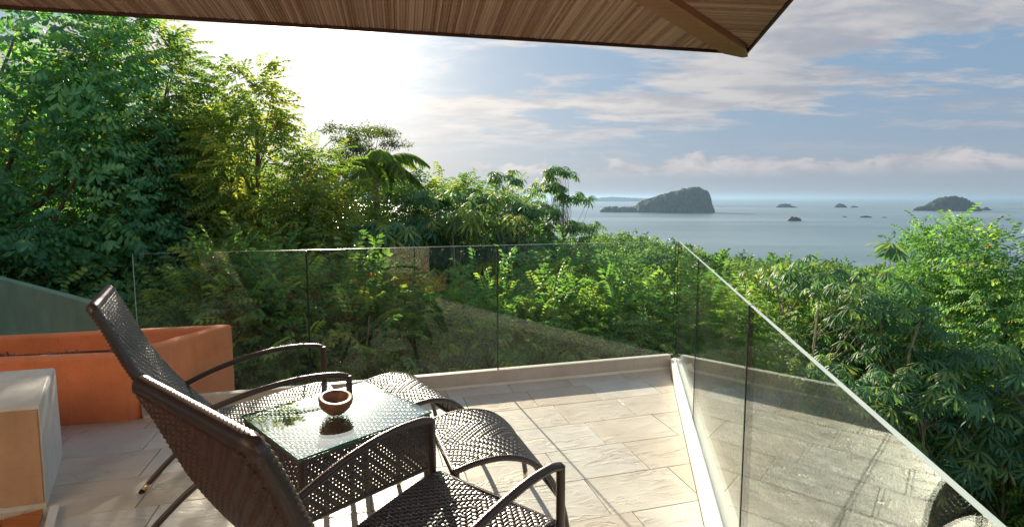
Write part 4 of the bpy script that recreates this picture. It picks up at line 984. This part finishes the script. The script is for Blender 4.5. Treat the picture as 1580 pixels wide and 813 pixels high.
U(900, 11.5, 362, lambda H: [(0, 0, H - .5, .8, .8, .4), (0, 0, H - 1.6, .9, 1, .6), (0, 0, H - 2.9, 1.1, 1, .8)], 230, 45, 'low umbrella tree behind the right back glass panel, below the tiered one', size=.30, r0=.05, nl=40, stems=3, mat='leaf_yellow')
U(600, 10.5, 330, lambda H: [(0, 0, H - .5, 1.0, .8, .5), (0, 0, H - 1.8, 1.3, 1, .7), (0, 0, H - 3.0, 1.4, 1, .8)], 260, 46, 'dark umbrella tree low behind the second glass panel', size=.30, r0=.05, nl=40, stems=2)
U(1372, 9.5, 372, lambda H: [(0, 0, H - .05, .15, .15, .05)], 4, 47, 'single thin umbrella sapling with one rosette against the sea', size=.36, r0=.035, nl=4)
U(1265, 10, 388, lambda H: [(0, 0, H - .6, 1.0, .9, .5), (.1, 0, H - 2.0, 1.35, 1.1, .9), (0, 0, H - 3.5, 1.3, 1.1, .8)], 300, 48, 'large umbrella leaved tree right of the railing, leftmost of the right hand trees', size=.25, r0=.06, nl=44, stems=2)
U(1350, 8.6, 405, lambda H: [(0, 0, H - .6, 1.0, .9, .5), (.1, 0, H - 1.9, 1.3, 1.1, .8), (0, 0, H - 3.4, 1.3, 1.1, .8)], 300, 49, 'umbrella leaved tree in front of the bushy round tree at the right', size=.22, r0=.06, nl=44, stems=2)
U(1440, 7.6, 560, lambda H: [(0, 0, H - .5, .9, .8, .45), (0, 0, H - 1.5, 1.1, .9, .6)], 170, 50, 'dark umbrella shrub low beside the rail at the right', size=.21, r0=.04, nl=30)
U(1208, 12, 405, lambda H: [(0, 0, H - .5, .9, .9, .45), (.1, 0, H - 1.8, 1.2, 1.1, .8)], 150, 51, 'smaller umbrella tree behind the rail slope next to the distant forest', size=.28, r0=.05, nl=30, mat='leaf_yellow')
U(1300, 7.0, 575, lambda H: [(0, 0, H - .4, .8, .8, .4), (0, 0, H - 1.3, 1.0, .9, .6)], 170, 52, 'umbrella leaved shrub seen through the right glass below the rail', size=.20, r0=.04, nl=30)
U(1395, 9.2, 470, lambda H: [(0, 0, H - .5, .9, .9, .45), (0, 0, H - 1.6, 1.2, 1.1, .8)], 260, 53, 'umbrella tree just left of the trunk of the bushy round tree', size=.22, r0=.05, nl=40, stems=2)
U(1530, 8.0, 520, lambda H: [(0, 0, H - .5, .9, .9, .45), (0, 0, H - 1.6, 1.2, 1.1, .8)], 260, 54, 'dark umbrella shrub at the right picture edge under the bushy tree', size=.22, r0=.05, nl=40, stems=2)
# --- right
tree_at(1478, 10.6, 352, lambda H: make_tree('bushy_tree', 61, H, [(0, 0, H - 1.0, 1.15, 1.1, 1.0), (.2, 0, H - 2.6, 1.25, 1.1, 1.3), (-.1, 0, H - 4.2, 1.2, 1.1, 1.2)], 400, .27, 9, [t_tuft(14, 12, .3, .13), PIN[1]], .27, M['leaf_mid'], M['bark'], .10, 60, (.02, .66), stems=3),
        label='bushy round crowned tree standing against the sea at the right', cat='tree')
tree_at(1610, 9.0, 366, lambda H: make_tree('broadleaf_tree', 62, H, [(0, 0, H - 1.1, 1.2, 1.1, 1.1), (0, 0, H - 3, 1.3, 1.2, 1.6), (0, 0, H - 5, 1.4, 1.2, 1.5)], 330, .3, 8, SPR, .28, M['leaf_mid'], M['bark'], .12, 50, (.1, .9)),
        label='dark leafy tree cut by the right edge of the picture', cat='tree')

# --- undergrowth: shrubs behind and below the railings, sharing three bodies
sh = [make_tree('shrub', 71, 2.4, [(0, 0, 1.5, 1.15, 1.1, .9)], 150, .3, 10, SPR, .25, M['leaf_mid'], M['bark'], .04, 24, (.05, .9), lowcut=-.3, stems=3),
      make_tree('shrub', 72, 2.6, [(0, 0, 1.6, 1.2, 1.1, 1.0)], 150, .3, 10, PIN, .28, M['leaf_yellow'], M['bark'], .04, 24, (.05, .95), lowcut=-.3, stems=3),
      make_tree('shrub', 73, 2.3, [(0, 0, 1.4, 1.2, 1.1, .85)], 150, .3, 10, TUF, .34, M['leaf_dark'], M['bark'], .04, 24, (.05, .9), lowcut=-.3, stems=3),
      make_tree('shrub', 74, 4.6, [(0, 0, 3.4, 1.0, 1.0, 1.0), (0.2, 0, 2.1, 1.1, 1, 1)], 190, .3, 9, PIN, .28, M['leaf_mid'], M['bark'], .05, 40, (.1, .95), lowcut=-.5, stems=2)]
lab = ['broad leaved green shrub of the undergrowth on the slope below the terrace', 'yellow green feathery shrub of the undergrowth on the slope below the terrace', 'small leaved dark shrub of the undergrowth on the slope below the terrace', 'tall feathery shrub of the undergrowth on the slope below the terrace']
for s_, l_ in zip(sh, lab): tag(s_, l_, 'shrub', 'shrubs on the slope below the terrace')
rs = np.random.RandomState(77); used = set(); spots = []
def try_spot(x, y, dmin):
    if y < back_gl(x) + 1.7 and x < right_gl(y) + 1.4: return False
    if x / max(y, .1) > .42 and math.hypot(x, y) < 10.5: return False
    if x < -2.0 and y < 6.3 - .25 * (x + 2): return False
    if all((x - a) ** 2 + (y - b) ** 2 > dmin ** 2 for a, b, _ in spots): spots.append((x, y, 0)); return True
    return False
tries = 0
while len(spots) < 230 and tries < 12000:
    tries += 1; a = R(rs.uniform(-50, 62)); r = 5.2 + 24 * rs.rand() ** 1.3; try_spot(r * math.sin(a), r * math.cos(a), .85 + r * .04)
for (x, y, _) in spots:
    q = rs.choice(4, p=[.3, .27, .22, .21]); r = math.hypot(x, y)
    o = sh[q] if q not in used else copy_tree(sh[q]); used.add(q)
    put(o, x, y, gz(x, y) - .25, rs.uniform(0, 6.28), rs.uniform(.85, 1.3) * (1 + r * .012))
# tall leafy bushes close behind the back railing
for k, (px, Yd, tp) in enumerate(((345, 6.6, 470), (395, 7.4, 425), (440, 6.5, 500), (490, 7.6, 440), (540, 6.7, 505), (590, 7.8, 455), (640, 6.9, 520), (690, 8.0, 462), (745, 7.2, 515), (800, 8.2, 450), (850, 7.4, 510), (905, 8.4, 460), (955, 7.7, 505), (1010, 8.6, 450), (1065, 8.2, 500), (1120, 9.0, 470), (420, 9.2, 400), (520, 9.4, 410))):
    q = (3, 1, 3, 0)[k % 4]; x, y = at(px, Yd); hh_ = (2.4, 2.8, 2.3, 4.5)[q]; s_ = (1.25, 1.2, 1, 1.0)[q] * (.9 + .05 * (k % 5))
    o = sh[q] if q not in used else copy_tree(sh[q]); used.add(q); put(o, x, y, min(zpx(tp, Yd) - hh_ * s_, gz(x, y) + 1.4), k * 1.9, (s_, s_, s_ * 1.15))
# --- mid distance trees
mids = [make_tree('forest_tree', 81, 9, [(0, 0, 6.2, 2.8, 2.7, 2.2), (1.0, .6, 4.8, 2.2, 2.1, 1.8)], 230, .65, 8, TUF, .75, M['leaf_far'], M['bark'], .2, 30, (.05, .95), lowcut=-.4),
        make_tree('forest_tree', 82, 10, [(0, 0, 7.2, 2.4, 2.4, 2.2), (-1.0, .3, 5.2, 2.3, 2.1, 2.0)], 230, .65, 8, [t_tuft(12, 15, .42, .2)], .72, M['leaf_mid'], M['bark'], .2, 30, (.05, .95), lowcut=-.4),
        make_tree('forest_tree', 83, 8, [(0, 0, 5.5, 3.0, 2.8, 1.8)], 200, .65, 8, [t_tuft(12, 16, .4, .18)], .75, M['leaf_yellow'], M['bark'], .2, 30, (.05, .8), lowcut=-.4)]
for s_, l_ in zip(mids, ('rounded dark green forest tree on the hillside', 'taller mid green forest tree on the hillside', 'wide pale green forest tree on the hillside')): tag(s_, l_, 'tree', 'forest trees on the hillside')
used = set(); ms = []; tries = 0
while len(ms) < 150 and tries < 8000:
    tries += 1; a = rs.uniform(-52, 58); r = 20 + 85 * rs.rand() ** .85
    if a < 2 and r > 55: continue
    x, y = r * math.sin(R(a)), r * math.cos(R(a))
    if all((x - p) ** 2 + (y - q) ** 2 > (3.6 + r * .02) ** 2 for p, q in ms): ms.append((x, y))
for x, y in ms:
    q = rs.randint(3); o = mids[q] if q not in used else copy_tree(mids[q]); used.add(q); g0 = gz(x, y); r = math.hypot(x, y); az = math.degrees(math.atan2(x, y))
    # crowns stay below the sight line that the photograph shows over them
    lim = zpx(np.interp(az, [-50, -30, -18, -8, 0, 8, 16, 26, 34, 50], [150, 230, 300, 330, 345, 425, 470, 480, 470, 430]), r)
    s_ = min(rs.uniform(.8, 1.15), max(.30, (lim - g0) / 11.0))
    put(o, x, y, g0 - .3, rs.uniform(0, 6.28), (s_ * rs.uniform(.95, 1.2), s_ * rs.uniform(.95, 1.2), s_))
# --- far wood: one mass
rs = np.random.RandomState(91); TS_ = {16: t_tuft(15, 17, .24, .17), 9: t_tuft(10, 18, .36, .26), 6: t_tuft(8, 19, .50, .38)}
cr = []; r = 100.0
while r < 800:
    st = 5.2 + r * .008; a = -4.0
    while a < 58:
        aa_, r_ = R(a + rs.uniform(-.3, .3) * math.degrees(st / r)), r + rs.uniform(-.4, .4) * st; cr.append((r_ * math.sin(aa_), r_ * math.cos(aa_), st * rs.uniform(.55, .85))); a += math.degrees(st / r)
    r += st * .9
cr = np.array(cr); cz = ground(cr[:, 0], cr[:, 1]); keep = cz > -98.6; cr, cz = cr[keep], cz[keep]; rad = np.hypot(cr[:, 0], cr[:, 1])
th = cr[:, 2] * rs.uniform(.9, 1.7, len(cr)); big = rs.rand(len(cr)) < .12; th[big] *= 1.35
VV, FF, CC = [], [], []; nb = 0
for lo, hi, k in ((0, 260, 16), (260, 460, 9), (460, 900, 6)):
    s_ = (rad >= lo) & (rad < hi); n_ = s_.sum(); d = unit(rs.normal(size=(n_, k, 3))); d[..., 2] = np.abs(d[..., 2]); c_ = np.stack([cr[s_, 0], cr[s_, 1], cz[s_] + th[s_] * .55], 1)
    KK = {16: 24, 9: 13, 6: 8}[k]; d = unit(rs.normal(size=(n_, KK, 3))); d[..., 2] = np.abs(d[..., 2])
    p = c_[:, None] + d * np.stack([cr[s_, 2], cr[s_, 2], th[s_] * .8], 1)[:, None] * rs.uniform(.65, 1.0, (n_, KK, 1))
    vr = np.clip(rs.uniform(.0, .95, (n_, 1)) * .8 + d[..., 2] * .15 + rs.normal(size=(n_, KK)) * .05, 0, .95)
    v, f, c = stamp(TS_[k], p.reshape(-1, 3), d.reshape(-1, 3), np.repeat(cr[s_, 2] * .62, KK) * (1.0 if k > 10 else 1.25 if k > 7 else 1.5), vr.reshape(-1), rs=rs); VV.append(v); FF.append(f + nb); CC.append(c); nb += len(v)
o = link(bpy.data.objects.new('far_forest', fast_mesh('far_forest', np.concatenate(VV), np.concatenate(FF), M['leaf_far'], np.concatenate(CC)))); tag(o, kind='stuff'); print('far crowns', len(cr), 'tris', sum(len(f) for f in FF))
# --- shore palms
pp = palm('palm_tree', 15, 4.2, 13, 9, .22, 12)
for k, (px, Yd, s_) in enumerate(((1068, 395, 1.0), (1076, 380, 1.1), (1083, 400, 1.0), (1097, 372, 1.12), (1128, 360, 1.15), (1137, 350, 1.05), (1120, 385, .9), (1052, 410, 1.0), (1104, 392, .9))):
    o = pp if k == 0 else copy_tree(pp); x, y = at(px, Yd); put(o, x, y, gz(x, y) - .5, k * 1.3, s_, 'small distant coconut palm standing above the hillside forest near the sea', 'palm tree', 'distant palms above the forest')
# --- leaf litter and ground plants near the terrace
n = 26000; a = np.radians(rs.uniform(-55, 65, n)); r = 4.5 + 24 * rs.rand(n) ** 1.2; x, y = r * np.sin(a), r * np.cos(a); ok = ~((y < back_gl(x) + .5) & (x < right_gl(y) + .5)); x, y = x[ok], y[ok]
p = np.stack([x, y, ground(x, y) + rs.uniform(0, .3, len(x))], 1); d = rs.normal(size=(len(x), 3)); d[:, 2] = np.abs(d[:, 2]) * .6
v, f, c = stamp(t_tuft(5, 19, .5, .2), p, d, rs.uniform(.18, .42, len(x)), rs.uniform(0, .9, len(x)), rs=rs)
o = link(bpy.data.objects.new('ground_cover', fast_mesh('ground_cover', v, f, M['leaf_mid'], c))); tag(o, kind='stuff')

# ------------------------------------------------------------------ haze
if HAZE:
    hz = MB(); hz.box(-61000, 61000, -61000, 61000, -152, 120); ho = hz.obj('haze', [])
    hm = bpy.data.materials.new('haze'); hm.use_nodes = True; nt = hm.node_tree; nt.nodes.clear(); out = nt.nodes.new('ShaderNodeOutputMaterial'); pv = nt.nodes.new('ShaderNodeVolumePrincipled')
    pv.inputs['Color'].default_value = (0.28, 0.43, 0.60, 1); pv.inputs['Density'].default_value = HAZE; pv.inputs['Anisotropy'].default_value = 0.35
    nt.links.new(pv.outputs[0], out.inputs['Volume']); ho.data.materials.append(hm); tag(ho, kind='stuff')
